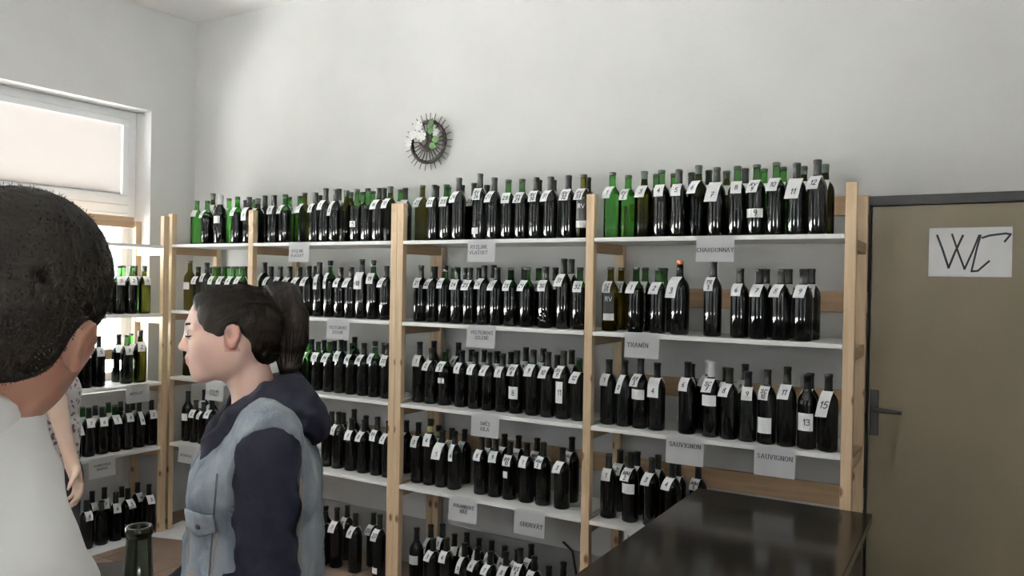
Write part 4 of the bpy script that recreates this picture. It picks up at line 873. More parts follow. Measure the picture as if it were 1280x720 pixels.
def body(v, J, Q, rs=1.0, fem=True, arms=(1, 1)):
    """torso, neck, arms and legs under the clothes; J maps joint names to points, Q is the body frame"""
    g = .0
    v.cap(J['pelvis'], J['waist'], .122*rs, .102*rs, .04, Q=Q, sc=(.78, 1.12, 1))
    v.cap(J['waist'], J['chest'], .102*rs, .118*rs, .05, Q=Q, sc=(.76, 1.08, 1))
    v.cap(J['chest'], J['neck'], .088*rs, .050, .05, Q=Q, sc=(.80, 1.1, 1))
    v.cap(J['neck'], J['skull'], (.050 if fem else .060), (.048 if fem else .056), .03)
    for s in 'lr':
        v.cap(J['neck'], J['sh_'+s], .044*rs, .050*rs, .04)
        v.cap(J['sh_'+s], J['el_'+s], .046*rs, .036*rs, .03)
        v.cap(J['el_'+s], J['wr_'+s], .037*rs, .024*rs, .02)
        v.cap(J['hip_'+s], J['kn_'+s], .080*rs, .054*rs, .04)
        v.cap(J['kn_'+s], J['an_'+s], .053*rs, .036*rs, .03)
        a = A3(J['an_'+s]); f = Q[:, 1]
        v.cap(a+A3((0, 0, -.03))-f*.02, a+A3((0, 0, -.045))+f*.14, .036, .028, .03)

def grid_patch(tree, o, ax_u, ax_v, nrm, su, sv, nu, nv, off, name, m, parent, org, bend=0, thick=.003):
    """a small piece of cloth draped on a garment: a grid of points cast along -nrm onto it"""
    bm = bmesh.new(); g = []
    for i in range(nu+1):
        row = []
        for k in range(nv+1):
            q = Vector(o)+ax_u*(su*(i/nu-.5))+ax_v*(sv(i/nu)[0]+(sv(i/nu)[1]-sv(i/nu)[0])*k/nv)
            hit = tree.ray_cast(q+nrm*.3, -nrm, .6)[0]
            p = hit+nrm*off if hit is not None else (row[-1].co+Vector(org) if row else q)
            row.append(bm.verts.new(p-Vector(org)))
        g.append(row)
    for a, b in zip(g, g[1:]):
        for k in range(nv): bm.faces.new((a[k], b[k], b[k+1], a[k+1]))
    bmesh.ops.recalc_face_normals(bm, faces=bm.faces[:])
    bmesh.ops.solidify(bm, geom=bm.faces[:], thickness=thick)
    return finish(bm, name, m, parent, True)
def seam(bm, tree, pts, nrm, rad, org, off=.0006, step=.008):
    out = []; pts = [Vector(p) for p in pts]
    for a, b in zip(pts, pts[1:]):
        n_ = max(1, int((b-a).length/step))
        for i in range(n_):
            q = a.lerp(b, i/n_); h = tree.ray_cast(q+nrm*.3, -nrm, .6)[0]
            if h is not None: out.append(h+nrm*off-Vector(org))
    if len(out) > 1: tube(bm, out, rad, 5)

# ---------- the woman in the denim vest, seen from her left side
WB = Vector((.082, -1.985, 0)); WFd = Vector((-.645, -.764, 0)).normalized()
WQ = frame(WFd, (0, 0, 1)); WR = Vector(WQ[:, 0])
def wl_(x, y, z): return Vector(WB)+WR*x+WFd*y+Vector((0, 0, z))
wp = thing('person', 'young woman with dark ponytail in a denim vest over a navy hoodie, facing left', 'person', WB)
org = tuple(WB)
J = {'pelvis': wl_(0, -.03, .86), 'waist': wl_(0, -.02, 1.00), 'chest': wl_(0, -.02, 1.18), 'neck': wl_(0, -.035, 1.315), 'skull': wl_(0, .002, 1.43)}
for s, x in (('l', -1), ('r', 1)):
    J['sh_'+s] = wl_(x*.155, -.045, 1.265); J['hip_'+s] = wl_(x*.085, -.02, .84); J['kn_'+s] = wl_(x*.09, .01, .46); J['an_'+s] = wl_(x*.09, -.03, .085)
J['el_l'] = wl_(-.205, -.045, .985); J['wr_l'] = wl_(-.15, .180, .875)
J['el_r'] = wl_(.205, -.03, .985); J['wr_r'] = wl_(.12, .165, .865)
HC = wl_(0, .026, 1.487); HQ = frame(WFd+Vector((0, 0, -.10)), (0, 0, 1))
v = Vol([min(p[i] for p in J.values())-.22 for i in (0, 1)]+[-.01], [max(p[i] for p in J.values())+.22 for i in (0, 1)]+[1.63], .0075,
        [(HC[0]-.13, HC[0]+.13, .0034), (HC[1]-.13, HC[1]+.13, .0034), (1.36, 1.62, .0034)])
body(v, J, WQ, .88); hp = head(v, HC, HQ)
hand(v, J['wr_l'], WFd*.9+WR*.35-Vector((0, 0, .3)), Vector((0, 0, -1))*.6+WR*.6, -1, .55, .92); hand(v, J['wr_r'], WFd*.9-WR*.3-Vector((0, 0, .3)), Vector((0, 0, -1))*.6-WR*.6, 1, .55, .92)
Hi = np.linalg.inv(HQ)
def lipmask(c):
    p = (c-A3(HC))@Hi.T
    return ((np.abs(p[:, 0]) < .022-.3*np.abs(p[:, 2]+.042)) & (p[:, 1] > .080) & (p[:, 2] > -.0515) & (p[:, 2] < -.0345)).astype(int)+2*((np.abs(p[:, 0]) > .069) & (np.abs(p[:, 2]-.004) < .034) & (p[:, 1] > -.028) & (p[:, 1] < .020)).astype(int)
v.mesh('body', [skin_mat('fair_skin', (.62, .42, .35)), MW['lip'], skin_mat('ear_skin', (.50, .27, .225))], wp, org, lipmask)
for sx in (-1, 1):
    bm = bmesh.new(); tube(bm, [Vector(hp(sx*a, b, .031+h))-WB for a, b, h in ((.014, .0935, .0), (.026, .0925, .006), (.038, .084, .006), (.048, .073, .001))], [.0018, .0030, .0026, .0012], 6)
    finish(bm, 'eyebrow', MW['dark_hair'], wp, True)
    bm = bmesh.new(); bmesh.ops.create_uvsphere(bm, u_segments=28, v_segments=20, radius=.0118); e = finish(bm, 'eyeball', [MW['white_eye'], MW['iris']], wp, True); fE = Vector(HQ[:, 1])
    for p in e.data.polygons: p.material_index = int(p.center.normalized().dot(fE) > .78)
    e.location = Vector(hp(sx*.032, .0835, .0135))-WB
    bm = bmesh.new(); tube(bm, [Vector(hp(sx*a, b, h))-WB for a, b, h in ((.019, .0925, .012), (.026, .0958, .0115), (.034, .0955, .0105), (.041, .091, .010), (.047, .084, .011))], [.001, .0019, .0021, .0019, .001], 6)
    finish(bm, 'eyelashes', MW['dark_hair'], wp, True)
# hair pulled back into a ponytail
v = Vol([HC[0]-.26, HC[1]-.26, 1.30], [HC[0]+.26, HC[1]+.26, 1.64], .0042)
v.ell(hp(0, -.014, .031), (.081, .100, .0815), HQ, 0)
v.ell(hp(0, -.042, .000), (.070, .058, .066), HQ, .03)
v.ell(hp(0, -.062, -.045), (.044, .034, .036), HQ, .03)
v.ell(hp(0, .026, .034), (.069, .058, .0755), HQ, .01)
v.ell(hp(0, .136, .004), (.094, .088, .090), HQ, .008, 's')
for sx in (-1, 1):
    v.ell(hp(sx*.084, .014, -.066), (.040, .050, .062), HQ, .02, 's')
    v.ell(hp(sx*.084, -.008, -.074), (.056, .040, .068), HQ, .02, 's')
    line = [(0, .062, .088), (.026, .059, .080), (.045, .051, .062), (.057, .043, .040), (.066, .028, .023), (.069, .006, .030)]
    for (x0, y0, z0), (x1, y1, z1) in zip(line, line[1:]): v.cap(hp(sx*x0, y0, z0), hp(sx*x1, y1, z1), .0075, .0075, .016)
    v.cap(hp(sx*.056, .030, .062), hp(sx*.064, -.03, .045), .018, .020, .03)
    v.ell(hp(sx*.088, .000, .004), (.019, .020, .027), HQ, .006, 's')
bun = [(0, -.082, .070), (0, -.099, .084), (0, -.117, .074), (0, -.127, .030), (0, -.125, -.030), (0, -.116, -.085), (0, -.103, -.130)]
rr = [.018, .028, .035, .038, .035, .027, .008]
for (a, ra), (b, rb) in zip(zip(bun, rr), zip(bun[1:], rr[1:])): v.cap(hp(*a), hp(*b), ra, rb, .009)
X, Y, Z = np.meshgrid(*v.ax, indexing='ij', sparse=True)
px, py, pz = [(X-HC[0])*HQ[0][i]+(Y-HC[1])*HQ[1][i]+(Z-HC[2])*HQ[2][i] for i in range(3)]
ang = np.arctan2(px, pz+.0+.25*py+.08); v.D += (.0014*np.sin(ang*34+6*py/.1)+.0008*np.sin(ang*71+20*pz)).astype(np.float32)
v.mesh('hair', MW['dark_hair'], wp, org)
hob = [o for o in wp.children if o.name.startswith('hair')][0]
ht = BVHTree.FromPolygons([q.co for q in hob.data.vertices], [p.vertices[:] for p in hob.data.polygons])
bm = bmesh.new(); tie = Vector(hp(0, -.088, .080))-WB; g = random.Random(4)
for i in range(260):
    a = g.uniform(-1, 1)*1.9; st = Vector(hp(.085*math.sin(a)*1.0, .055-.10*abs(math.sin(a))**1.5*g.uniform(.2, 1), .045+.075*math.cos(a)))-WB
    pts = []
    for k in range(9):
        t = k/8; q = st.lerp(tie, t); loc, nn, _, _ = ht.find_nearest(q)
        pts.append(loc+nn*(.0007+.0014*math.sin(math.pi*t)*g.random()))
    tube(bm, pts, [.0007]*8+[.0004], 3, cap=False)
cen = [Vector(hp(*b))-WB for b in bun]
for i in range(170):
    a = g.uniform(0, 6.283); k0 = .85+.22*g.random(); pts = []
    for c_, r_ in zip(cen, rr): pts.append(c_+(Vector(HQ[:, 0])*math.cos(a)+Vector(HQ[:, 1])*math.sin(a))*(r_*k0+.001))
    pts.append(pts[-1]+Vector((g.uniform(-.008, .008), g.uniform(-.008, .008), -.012-.02*g.random())))
    tube(bm, pts, [.0008]*len(cen)+[.0003], 3, cap=False); a += .3
sh = finish(bm, 'hair_strands', MW['dark_hair'], hob, True); sh['kind'] = 'stuff'
bm = bmesh.new(); n_ = 18; o_ = A3(hp(0, -.092, .080)); axd = HQ@A3((0, -.86, .5)); e1 = HQ@A3((1, 0, 0)); e2 = np.cross(axd, e1)
tube(bm, [Vector(o_+.026*(e1*math.cos(2*math.pi*i/n_)+e2*math.sin(2*math.pi*i/n_)))-WB for i in range(n_+1)], .006, 6, cap=False); finish(bm, 'hair_tie', MW['black'], wp, True)
# navy hoodie
NAVY = varied('navy_sweat_cloth', (.009, .009, .017), (.014, .014, .025), 60, .85, bump=.35, bscale=45, spec=.2)
v = Vol([min(p[i] for p in J.values())-.16 for i in (0, 1)]+[.76], [max(p[i] for p in J.values())+.16 for i in (0, 1)]+[1.45], .0068)
v.cap(wl_(0, -.02, .82), wl_(0, -.018, 1.00), .125, .117, .04, Q=WQ, sc=(.80, 1.06, 1))
v.cap(wl_(0, -.018, 1.00), wl_(0, -.026, 1.17), .117, .122, .05, Q=WQ, sc=(.80, 1.04, 1))
for sx in (-1, 1): v.ell(wl_(sx*.062, .040, 1.145), (.066, .054, .068), WQ, .05)
v.cap(wl_(0, -.026, 1.17), wl_(0, -.045, 1.30), .108, .060, .05, Q=WQ, sc=(.82, 1.05, 1))
for s, sg in (('l', -1), ('r', 1)):
    v.cap(J['neck'], J['sh_'+s], .050, .060, .04)
    E, W_ = A3(J['el_'+s]), A3(J['wr_'+s]); Sh = A3(J['sh_'+s])
    v.cap(Sh, E, .066, .056, .03); v.cap(E, W_, .055, .040, .03)
    for t in (.35, .62, .82):                                       # cloth folds bunched towards the elbow
        c = Sh+(E-Sh)*t; v.cap(c+A3(WFd)*.045+A3((0, 0, .03)), c-A3(WFd)*.05-A3((0, 0, .02))+A3(WR)*sg*.02, .016, .012, .030)
    for t in (.12, .36, .62):
        c = E+(W_-E)*t; v.cap(c+A3((0, 0, .042)), c-A3((0, 0, .04))+A3(WFd)*.01, .018, .014, .028)
    v.cap(W_-(W_-E)*.10, W_, .041, .041, .008)
# the hood lying on the back and its edges running down the front
hood = [(-.066, .085, 1.200), (-.074, .062, 1.262), (-.082, .012, 1.318), (-.078, -.050, 1.352), (-.040, -.096, 1.362), (.040, -.096, 1.362), (.078, -.050, 1.352), (.082, .012, 1.318), (.074, .062, 1.262), (.066, .085, 1.200)]
hr = [.016, .022, .030, .036, .040, .040, .036, .030, .022, .016]
for (a, ra), (b, rb) in zip(zip(hood, hr), zip(hood[1:], hr[1:])): v.cap(wl_(*a), wl_(*b), ra, rb, .02)
v.ell(wl_(0, -.120, 1.318), (.112, .050, .044), WQ, .03); v.ell(wl_(0, -.150, 1.282), (.090, .040, .048), WQ, .03)
v.cap(wl_(-.085, -.10, 1.335), wl_(.085, -.10, 1.335), .045, .045, .03)
crumple(v, .0065, .085, 3, 1.4)
v.cap(wl_(0, .015, 1.300), wl_(0, .03, 1.48), .052, .070, .012, 's')
v.cap(wl_(0, .060, 1.335), wl_(0, .10, 1.22), .045, .022, .014, 's')
hoodie = v.mesh('hoodie', NAVY, wp, org)
# denim vest, open in front
DEN = varied('washed_denim', (.34, .375, .41), (.11, .135, .17), 13, .85, stretch=(1, 1, .45), bump=.6, bscale=160, lo=.30, hi=.70, spec=.2)
DEN2 = varied('worn_denim_edge', (.34, .37, .40), (.20, .23, .27), 22, .85, bump=.4, bscale=120, spec=.2)
v = Vol([WB.x-.36, WB.y-.36, .78], [WB.x+.36, WB.y+.36, 1.40], .0062)
v.cap(wl_(0, -.022, .74), wl_(0, -.020, 1.00), .150, .136, .04, Q=WQ, sc=(.82, 1.0, 1))
v.cap(wl_(0, -.020, 1.00), wl_(0, -.030, 1.17), .136, .138, .05, Q=WQ, sc=(.80, .98, 1))
for sx in (-1, 1):
    v.ell(wl_(sx*.064, .040, 1.140), (.072, .058, .078), WQ, .05); v.cap(wl_(sx*.07, -.04, 1.305), wl_(sx*.160, -.045, 1.280), .056, .060, .03); v.cap(wl_(sx*.135, -.035, 1.285), wl_(sx*.125, .055, 1.17), .055, .048, .04); v.cap(wl_(sx*.135, -.055, 1.285), wl_(sx*.125, -.105, 1.15), .055, .050, .04)
    v.cap(wl_(sx*.085, .056, .80), wl_(sx*.075, .046, 1.10), .052, .046, .05)
v.cap(wl_(0, -.030, 1.17), wl_(0, -.048, 1.29), .124, .080, .05, Q=WQ, sc=(.80, 1.0, 1))
for k, x in ((0, -.07), (1, .05), (2, -.02)): v.cap(wl_(x, -.168, .84), wl_(x*.6, -.160, 1.10), .012, .010, .03)
crumple(v, .0062, .10, 5, .6)
for s, sg in (('l', -1), ('r', 1)):
    a = A3(J['sh_'+s]); E = A3(J['el_'+s]); o = A3(WR)*sg
    v.cap(a+o*.072+A3((0, 0, -.02)), a+o*.20, .070, .074, .010, 's'); v.cap(a+o*.045+A3((0, 0, -.06)), E+o*.05, .070, .076, .014, 's')
    v.half(a+o*.052, o, .006)
v.cap(wl_(0, .20, .74), wl_(0, .18, 1.05), .075, .055, .006, 's', Q=WQ, sc=(1.5, .7, 1)); v.cap(wl_(0, .18, 1.05), wl_(0, .10, 1.30), .055, .060, .006, 's', Q=WQ, sc=(1.2, .7, 1))
v.cap(wl_(0, .015, 1.24), wl_(0, .02, 1.42), .080, .110, .006, 's')
v.half((0, 0, .80), (0, 0, -1))
vest = v.mesh('denim_vest', DEN, wp, org)
tree = BVHTree.FromPolygons([q.co+WB for q in vest.data.vertices], [p.vertices[:] for p in vest.data.polygons])
THR = mat('tan_stitching', (.36, .25, .13), .8); DKS = mat('dark_denim_seam', (.10, .12, .15), .85)
nL = (-WR+WFd*.55).normalized(); uL = (WFd+WR*.55).normalized(); zz = Vector((0, 0, 1))
pk = wl_(-.118, .075, 1.125)
grid_patch(tree, pk, uL, zz, nL, .078, lambda t: (-.026-.014*(1-abs(2*t-1)), .012), 8, 4, .0035, 'pocket_flap', DEN2, vest, org)
bm = bmesh.new()
for dx in (-.036, .036): seam(bm, tree, [pk+uL*dx+zz*(-.03), pk+uL*dx*.9+zz*(-.115)], nL, .0013, org)
for dz in (0, -.006): seam(bm, tree, [pk-uL*.034+zz*(-.112+dz), pk+zz*(-.130+dz), pk+uL*.034+zz*(-.112+dz)], nL, .0011, org)
bk = -WR; 
for dy in (0, .006): seam(bm, tree, [wl_(-.2, -.118+dy, 1.20), wl_(-.2, -.112+dy, 1.0), wl_(-.2, -.105+dy, .81)], bk, .0011, org)
for dy in (0, .007): seam(bm, tree, [wl_(-.2, .070+dy, .98), wl_(-.2, .080+dy, .82)], bk, .0011, org)
finish(bm, 'stitching', THR, vest, True)
bm = bmesh.new(); seam(bm, tree, [wl_(-.2, .052, 1.22), wl_(-.2, .060, 1.10), wl_(-.2, .066, .98), wl_(-.2, .070, .81)], bk, .0022, org); seam(bm, tree, [wl_(-.2, .03, 1.01), wl_(-.2, .105, 1.00)], (bk+WFd*.6).normalized(), .0016, org)
finish(bm, 'seam', DKS, vest, True)
for q in (pk+zz*(-.018), pk-uL*.075+zz*.02, pk+uL*.05+zz*(-.19)):
    h = tree.ray_cast(q+nL*.3, -nL, .6)[0]
    if h is not None:
        bm = bmesh.new(); lathe(bm, [(0, .0035), (.005, .0032), (.0065, .0015), (.0068, 0), (0, 0)], 14); b = finish(bm, 'button', MW['metal'], vest)
        b.location = h+nL*.005-WB; b.rotation_euler = nL.to_track_quat('Z', 'Y').to_euler()
# dark jeans and shoes
v = Vol([min(p[i] for p in J.values())-.2 for i in (0, 1)]+[.04], [max(p[i] for p in J.values())+.2 for i in (0, 1)]+[.98], .009)
v.cap(wl_(0, -.03, .86), wl_(0, -.02, .93), .122, .112, .04, Q=WQ, sc=(.80, 1.1, 1))
for s in 'lr':
    v.cap(J['hip_'+s], J['kn_'+s], .085, .060, .04); v.cap(J['kn_'+s], A3(J['an_'+s])+A3((0, 0, .0)), .060, .050, .03)
v.half((0, 0, .075), (0, 0, -1))
v.mesh('jeans', varied('dark_jeans', (.03, .035, .06), (.02, .024, .045), 12, .85), wp, org)
def shoes(J, Q, par, org, m):
    for s in 'lr':
        a = A3(J['an_'+s]); f = Q[:, 1]; v = Vol([a[0]-.25, a[1]-.25, -.002], [a[0]+.25, a[1]+.25, .16], .008)
        v.cap(a-f*.03+A3((0, 0, -.035)), a+f*.155+A3((0, 0, -.05)), .050, .042, .02); v.cap(a+A3((0, 0, -.02)), a+A3((0, 0, .03)), .048, .050, .02); v.half((0, 0, .001), (0, 0, -1))
        v.mesh('shoe', m, par, org)
shoes(J, WQ, wp, org, varied('dark_shoe', (.03, .03, .032), (.02, .02, .02), 12, .6))

# ---------- the man in the white shirt, close to the viewer, seen from behind
def at_px(u, v_, d): return CAM + FW*d + RT*((u-640)/980.17*d) + UP*(-(v_-360)/980.17*d)
NK = at_px(-62, 482, .80); HM = at_px(8, 398, .80)
MFd = Vector((FW.x, FW.y, 0)).normalized(); MFd = (Matrix.Rotation(R(34), 3, 'Z') @ MFd)
MQ = frame(MFd, (0, 0, 1)); MR = Vector(MQ[:, 0])
MBs = Vector((NK.x, NK.y, 0))+MFd*.03-MR*.05
mp_ = thing('person', 'man with short dark hair and white shirt seen from behind at the left edge', 'person', MBs); org = tuple(MBs)
hz = NK.z
ml = lambda x, y, z: Vector(MBs)+MR*x+MFd*y+Vector((0, 0, z))
J = {'pelvis': ml(0, -.02, .92), 'waist': ml(0, -.01, 1.08), 'chest': ml(0, -.01, 1.28), 'neck': Vector(NK)-Vector((0, 0, .03)), 'skull': Vector(NK).lerp(HM, .62)}
J['sh_r'] = at_px(-10, 690, .85); J['sh_l'] = ml(-.20, .0, J['sh_r'].z+.03)
hb = OBP+Vector((0, 0, .055))                                         # the grip on the bottle
J['el_r'] = ml(.20, .02, 1.05)
toB = (hb-J['el_r']); J['wr_r'] = hb-Vector((toB.x, toB.y, 0)).normalized()*.085-Vector((0, 0, .01))-MR*.0
J['el_l'] = ml(-.27, -.02, 1.06); J['wr_l'] = ml(-.26, .06, .83)
for s, x in (('l', -1), ('r', 1)):
    J['hip_'+s] = ml(x*.095, 0, .90); J['kn_'+s] = ml(x*.10, .02, .50); J['an_'+s] = ml(x*.11, -.02, .09)
upv = (Vector(HM)-Vector(NK)).normalized(); upv = ((Vector(HM)-at_px(-62, 528, .80)).normalized()*.55+Vector((0, 0, 1))*.45+RT*.12).normalized()
MHf = Matrix.Rotation(R(8), 3, 'Z') @ Vector((FW.x, FW.y, -.12))
QM = frame(Vector(MHf)-upv*Vector(MHf).dot(upv), upv)
v = Vol([min(min(p[i] for p in J.values()), HM[i])-.22 for i in (0, 1)]+[-.01], [max(max(p[i] for p in J.values()), HM[i])+.22 for i in (0, 1)]+[1.80], .0085,
        [(HM[0]-.14, HM[0]+.14, .0045), (HM[1]-.14, HM[1]+.14, .0045), (1.44, 1.78, .0045)])
body(v, J, MQ, 1.0, False); hm = head(v, HM, QM, False)
fd = Vector((toB.x, toB.y, 0)).normalized(); sd = fd.cross(Vector((0, 0, 1)))
hand(v, J['wr_r']-sd*(-.05), fd, -sd if (hb-J['wr_r']-sd*.05).dot(-sd) > 0 else sd, 1, 1.15, 1.05, .0)
hand(v, J['wr_l'], (0, 0, -1), MR, 1, .45, 1.05)
v.mesh('body', skin_mat('tanned_skin', (.35, .185, .13)), mp_, org)
v = Vol([HM[0]-.16, HM[1]-.16, 1.42], [HM[0]+.16, HM[1]+.16, 1.82], .0045)
v.ell(hm(0, -.018, .040), (.087, .108, .098), QM, 0)
v.ell(hm(0, -.052, -.012), (.074, .066, .080), QM, .03)
v.ell(hm(0, .135, -.030), (.10, .095, .115), QM, .01, 's')
for sx in (-1, 1):
    v.ell(hm(sx*.092, .010, -.050), (.040, .062, .070), QM, .012, 's'); v.ell(hm(sx*.094, -.012, .002), (.020, .034, .042), QM, .01, 's')
v.half(hm(0, -.08, -.040), QM@A3((0, .25, -1)), .02)
X, Y, Z = np.meshgrid(*v.ax, indexing='ij', sparse=True)
v.D += (.0012*np.sin(X*420+Y*170)*np.sin(Y*390-Z*120)*np.sin(Z*400+X*90)).astype(np.float32)
mh = v.mesh('hair', MW['man_hair'], mp_, org)
bm = bmesh.new(); g = random.Random(5); mvs = mh.data.vertices
for i in range(7000):
    q = mvs[g.randrange(len(mvs))]; nn = q.normal; c_ = q.co+Vector((g.uniform(-.003, .003), g.uniform(-.003, .003), g.uniform(-.003, .003)))-nn*.002
    up_ = Vector(QM[:, 2]); low = (c_+MBs-Vector(HM)).dot(up_)
    ln = .0022+.0022*max(0, min(1, (low+.03)/.12)); dv = (nn+Vector((g.uniform(-.8, .8), g.uniform(-.8, .8), g.uniform(-1.4, .0)))).normalized()
    sd_ = dv.orthogonal().normalized()*.0005
    bm.faces.new([bm.verts.new(c_+sd_), bm.verts.new(c_-sd_), bm.verts.new(c_+dv*ln)])
sh = finish(bm, 'short_hairs', MW['man_hair'], mh); sh['kind'] = 'stuff'
SHIRT = varied('white_shirt_cloth', (.86, .86, .85), (.82, .82, .81), 9, .85, bump=.12, bscale=14, spec=.2)
v = Vol([min(p[i] for p in J.values())-.2 for i in (0, 1)]+[.80], [max(p[i] for p in J.values())+.2 for i in (0, 1)]+[1.60], .0075)
v.cap(ml(0, -.02, .78), J['waist'], .150, .134, .04, Q=MQ, sc=(.78, 1.02, 1)); v.cap(J['waist'], J['chest'], .132, .140, .05, Q=MQ, sc=(.76, 1.02, 1))
v.cap(J['chest'], J['neck'], .115, .062, .05, Q=MQ, sc=(.80, 1.05, 1))
for s, sg in (('l', -1), ('r', 1)):
    v.cap(J['neck'], J['sh_'+s], .054, .062, .05); S_, E, W_ = A3(J['sh_'+s]), A3(J['el_'+s]), A3(J['wr_'+s])
    v.cap(S_, E, .066, .058, .03); v.cap(E, W_-(W_-E)*.10, .056, .040, .03); v.cap(W_-(W_-E)*.22, W_-(W_-E)*.10, .042, .043, .006)
    for t in (.3, .55, .8):
        c = S_+(E-S_)*t; v.cap(c+A3(MR)*sg*.05+A3((0, 0, .04)), c-A3(MR)*sg*.02-A3(MFd)*.055, .014, .010, .03)
for a, b in (((-.10, -.125, 1.02), (.02, -.135, 1.24)), ((.12, -.11, 1.0), (.07, -.125, 1.26)), ((.0, -.13, .98), (-.03, -.135, 1.15))): v.cap(ml(*a), ml(*b), .010, .008, .035)
crumple(v, .009, .16, 9, .6)
nd = (((RT*.83+FW*.55)*.74+UP*.67).normalized()*.45+(Vector(HM)-Vector(NK)).normalized()*.55).normalized(); NC = Vector(NK).lerp(HM, .36)
v.cap(A3(NC)-A3(nd)*.01, A3(NC)+A3(nd)*.2, .062, .10, .004, 's'); v.half(A3(NC)+A3(nd)*.002, nd, .004)
v.half((0, 0, .84), (0, 0, -1))
shirt = v.mesh('shirt', SHIRT, mp_, org)
# stand-up collar folded over
bm = bmesh.new(); rings = []
e1 = nd.cross(MFd).normalized(); e2 = e1.cross(nd)
for i in range(29):
    a = R(-90)+R(-118+236*i/28); row = []
    for r_, h in ((.070, -.010), (.067, .010), (.069, .016), (.074, .013), (.082, -.010), (.088, -.026)):
        row.append(bm.verts.new(NC+e1*(r_*math.cos(a))+e2*(r_*math.sin(a))+nd*(h-.010)-MBs))
    rings.append(row)
for a, b in zip(rings, rings[1:]):
    for k in range(5): bm.faces.new((a[k], b[k], b[k+1], a[k+1]))
bmesh.ops.recalc_face_normals(bm, faces=bm.faces[:]); bmesh.ops.solidify(bm, geom=bm.faces[:], thickness=.002)
finish(bm, 'collar', SHIRT, shirt, True)
v = Vol([min(p[i] for p in J.values())-.2 for i in (0, 1)]+[.04], [max(p[i] for p in J.values())+.2 for i in (0, 1)]+[1.02], .010)
v.cap(ml(0, -.02, .90), ml(0, -.01, .95), .124, .116, .04, Q=MQ, sc=(.82, 1.12, 1))
for s in 'lr': v.cap(J['hip_'+s], J['kn_'+s], .088, .070, .04); v.cap(J['kn_'+s], J['an_'+s], .070, .062, .03)
v.half((0, 0, .075), (0, 0, -1))
v.mesh('trousers', varied('dark_trousers', (.03, .03, .035), (.022, .022, .026), 12, .85), mp_, org)
shoes(J, MQ, mp_, org, MW['black'])

# ---------- the woman behind him, whose bare arm hangs in front of the window rack
PB = at_px(38, 600, 2.9); PB = Vector((PB.x, PB.y, 0))
PFd = (Matrix.Rotation(R(18), 3, 'Z') @ Vector((FW.x, FW.y, 0)).normalized()); PQ = frame(PFd, (0, 0, 1)); PR = Vector(PQ[:, 0])
pp = thing('person', 'person in a patterned white top whose bare arm hangs beside the window rack', 'person', PB); org = tuple(PB)
pl_ = lambda x, y, z: PB+PR*x+PFd*y+Vector((0, 0, z))
J = {'pelvis': pl_(0, 0, .88), 'waist': pl_(0, 0, 1.02), 'chest': pl_(0, 0, 1.18), 'neck': pl_(0, -.01, 1.335), 'skull': pl_(0, .01, 1.45)}
for s, x in (('l', -1), ('r', 1)):
    J['hip_'+s] = pl_(x*.085, 0, .86); J['kn_'+s] = pl_(x*.09, .01, .47); J['an_'+s] = pl_(x*.09, -.02, .085)
J['sh_l'] = pl_(-.16, -.01, 1.29); J['el_l'] = pl_(-.21, -.02, 1.03); J['wr_l'] = pl_(-.20, .05, .80)
J['sh_r'] = at_px(60, 418, 2.86); J['el_r'] = at_px(70, 505, 2.82); J['wr_r'] = at_px(91, 583, 2.78)
HP = pl_(0, .02, 1.50); PQh = frame(PFd+Vector((0, 0, -.15)), (0, 0, 1))
v = Vol([min(p[i] for p in J.values())-.2 for i in (0, 1)]+[-.01], [max(p[i] for p in J.values())+.2 for i in (0, 1)]+[1.65], .0088,
        [(J['wr_r'][0]-.07, J['wr_r'][0]+.07, .0044), (J['wr_r'][1]-.07, J['wr_r'][1]+.07, .0044), (J['wr_r'][2]-.22, J['wr_r'][2]+.03, .0044)])
body(v, J, PQ, .90); hq = head(v, HP, PQh)
dn = (J['wr_r']-J['el_r']).normalized()
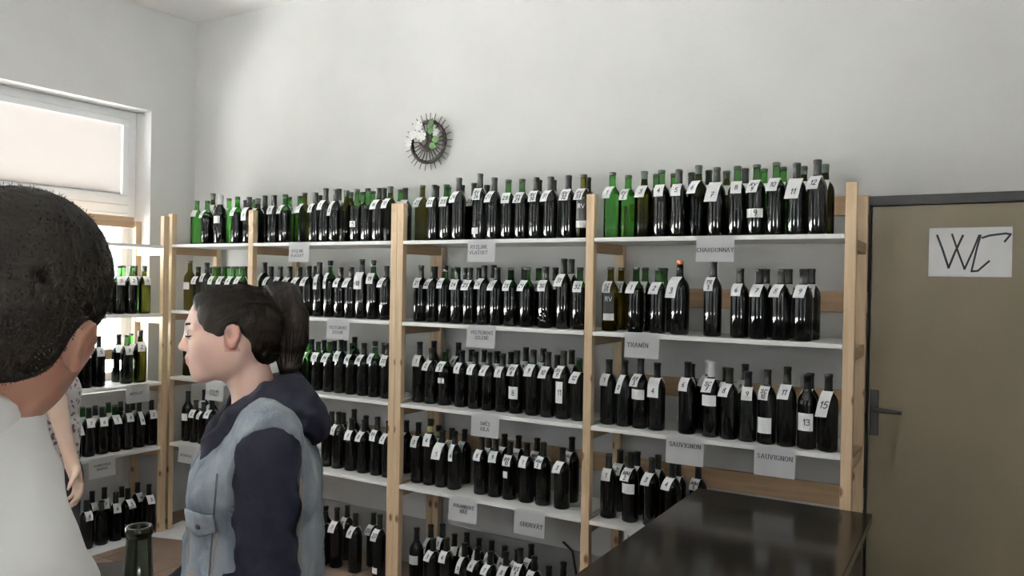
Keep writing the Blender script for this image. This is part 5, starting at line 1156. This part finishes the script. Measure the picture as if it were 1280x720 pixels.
hand(v, J['wr_r'], dn, -PR*.8-PFd*.5, -1, .55, .95); hand(v, J['wr_l'], (0, 0, -1), PR, 1, .4, .92)
v.mesh('body', skin_mat('light_skin', (.60, .44, .35)), pp, org)
v = Vol([HP[0]-.16, HP[1]-.16, 1.25], [HP[0]+.16, HP[1]+.16, 1.68], .0065)
v.ell(hq(0, -.020, .040), (.084, .104, .090), PQh, 0); v.ell(hq(0, -.055, -.04), (.076, .058, .12), PQh, .03)
v.ell(hq(0, .125, -.02), (.085, .092, .105), PQh, .012, 's')
v.mesh('hair', MW['brown_hair'], pp, org)
TOP = varied('patterned_white_cloth', (.62, .60, .60), (.20, .13, .15), 55, .85, detail=1, lo=.54, hi=.62)
v = Vol([min(p[i] for p in J.values())-.2 for i in (0, 1)]+[.78], [max(p[i] for p in J.values())+.2 for i in (0, 1)]+[1.45], .0085)
v.cap(J['pelvis'], J['waist'], .130, .112, .04, Q=PQ, sc=(.78, 1.08, 1)); v.cap(J['waist'], J['chest'], .112, .124, .05, Q=PQ, sc=(.76, 1.05, 1)); v.cap(J['chest'], pl_(0, -.01, 1.30), .10, .06, .05, Q=PQ, sc=(.8, 1.05, 1))
for s in 'lr':
    v.cap(J['neck']-Vector((0, 0, .02)), J['sh_'+s], .044, .056, .04); a = A3(J['sh_'+s]); e = A3(J['el_'+s]); v.cap(a, a+(e-a)*.42, .056, .054, .02)
v.cap(J['neck']+Vector((0, 0, .0)), J['skull'], .058, .07, .006, 's'); v.half((0, 0, .84), (0, 0, -1))
v.mesh('top', TOP, pp, org)
v = Vol([PB.x-.3, PB.y-.3, .04], [PB.x+.3, PB.y+.3, .98], .011)
v.cap(pl_(0, 0, .86), pl_(0, 0, .93), .126, .116, .04, Q=PQ, sc=(.80, 1.08, 1))
for s in 'lr': v.cap(J['hip_'+s], J['kn_'+s], .086, .062, .04); v.cap(J['kn_'+s], J['an_'+s], .060, .052, .03)
v.half((0, 0, .075), (0, 0, -1))
v.mesh('trousers', varied('grey_trousers', (.06, .06, .065), (.045, .045, .05), 12, .85), pp, org)
shoes(J, PQ, pp, org, MW['black'])
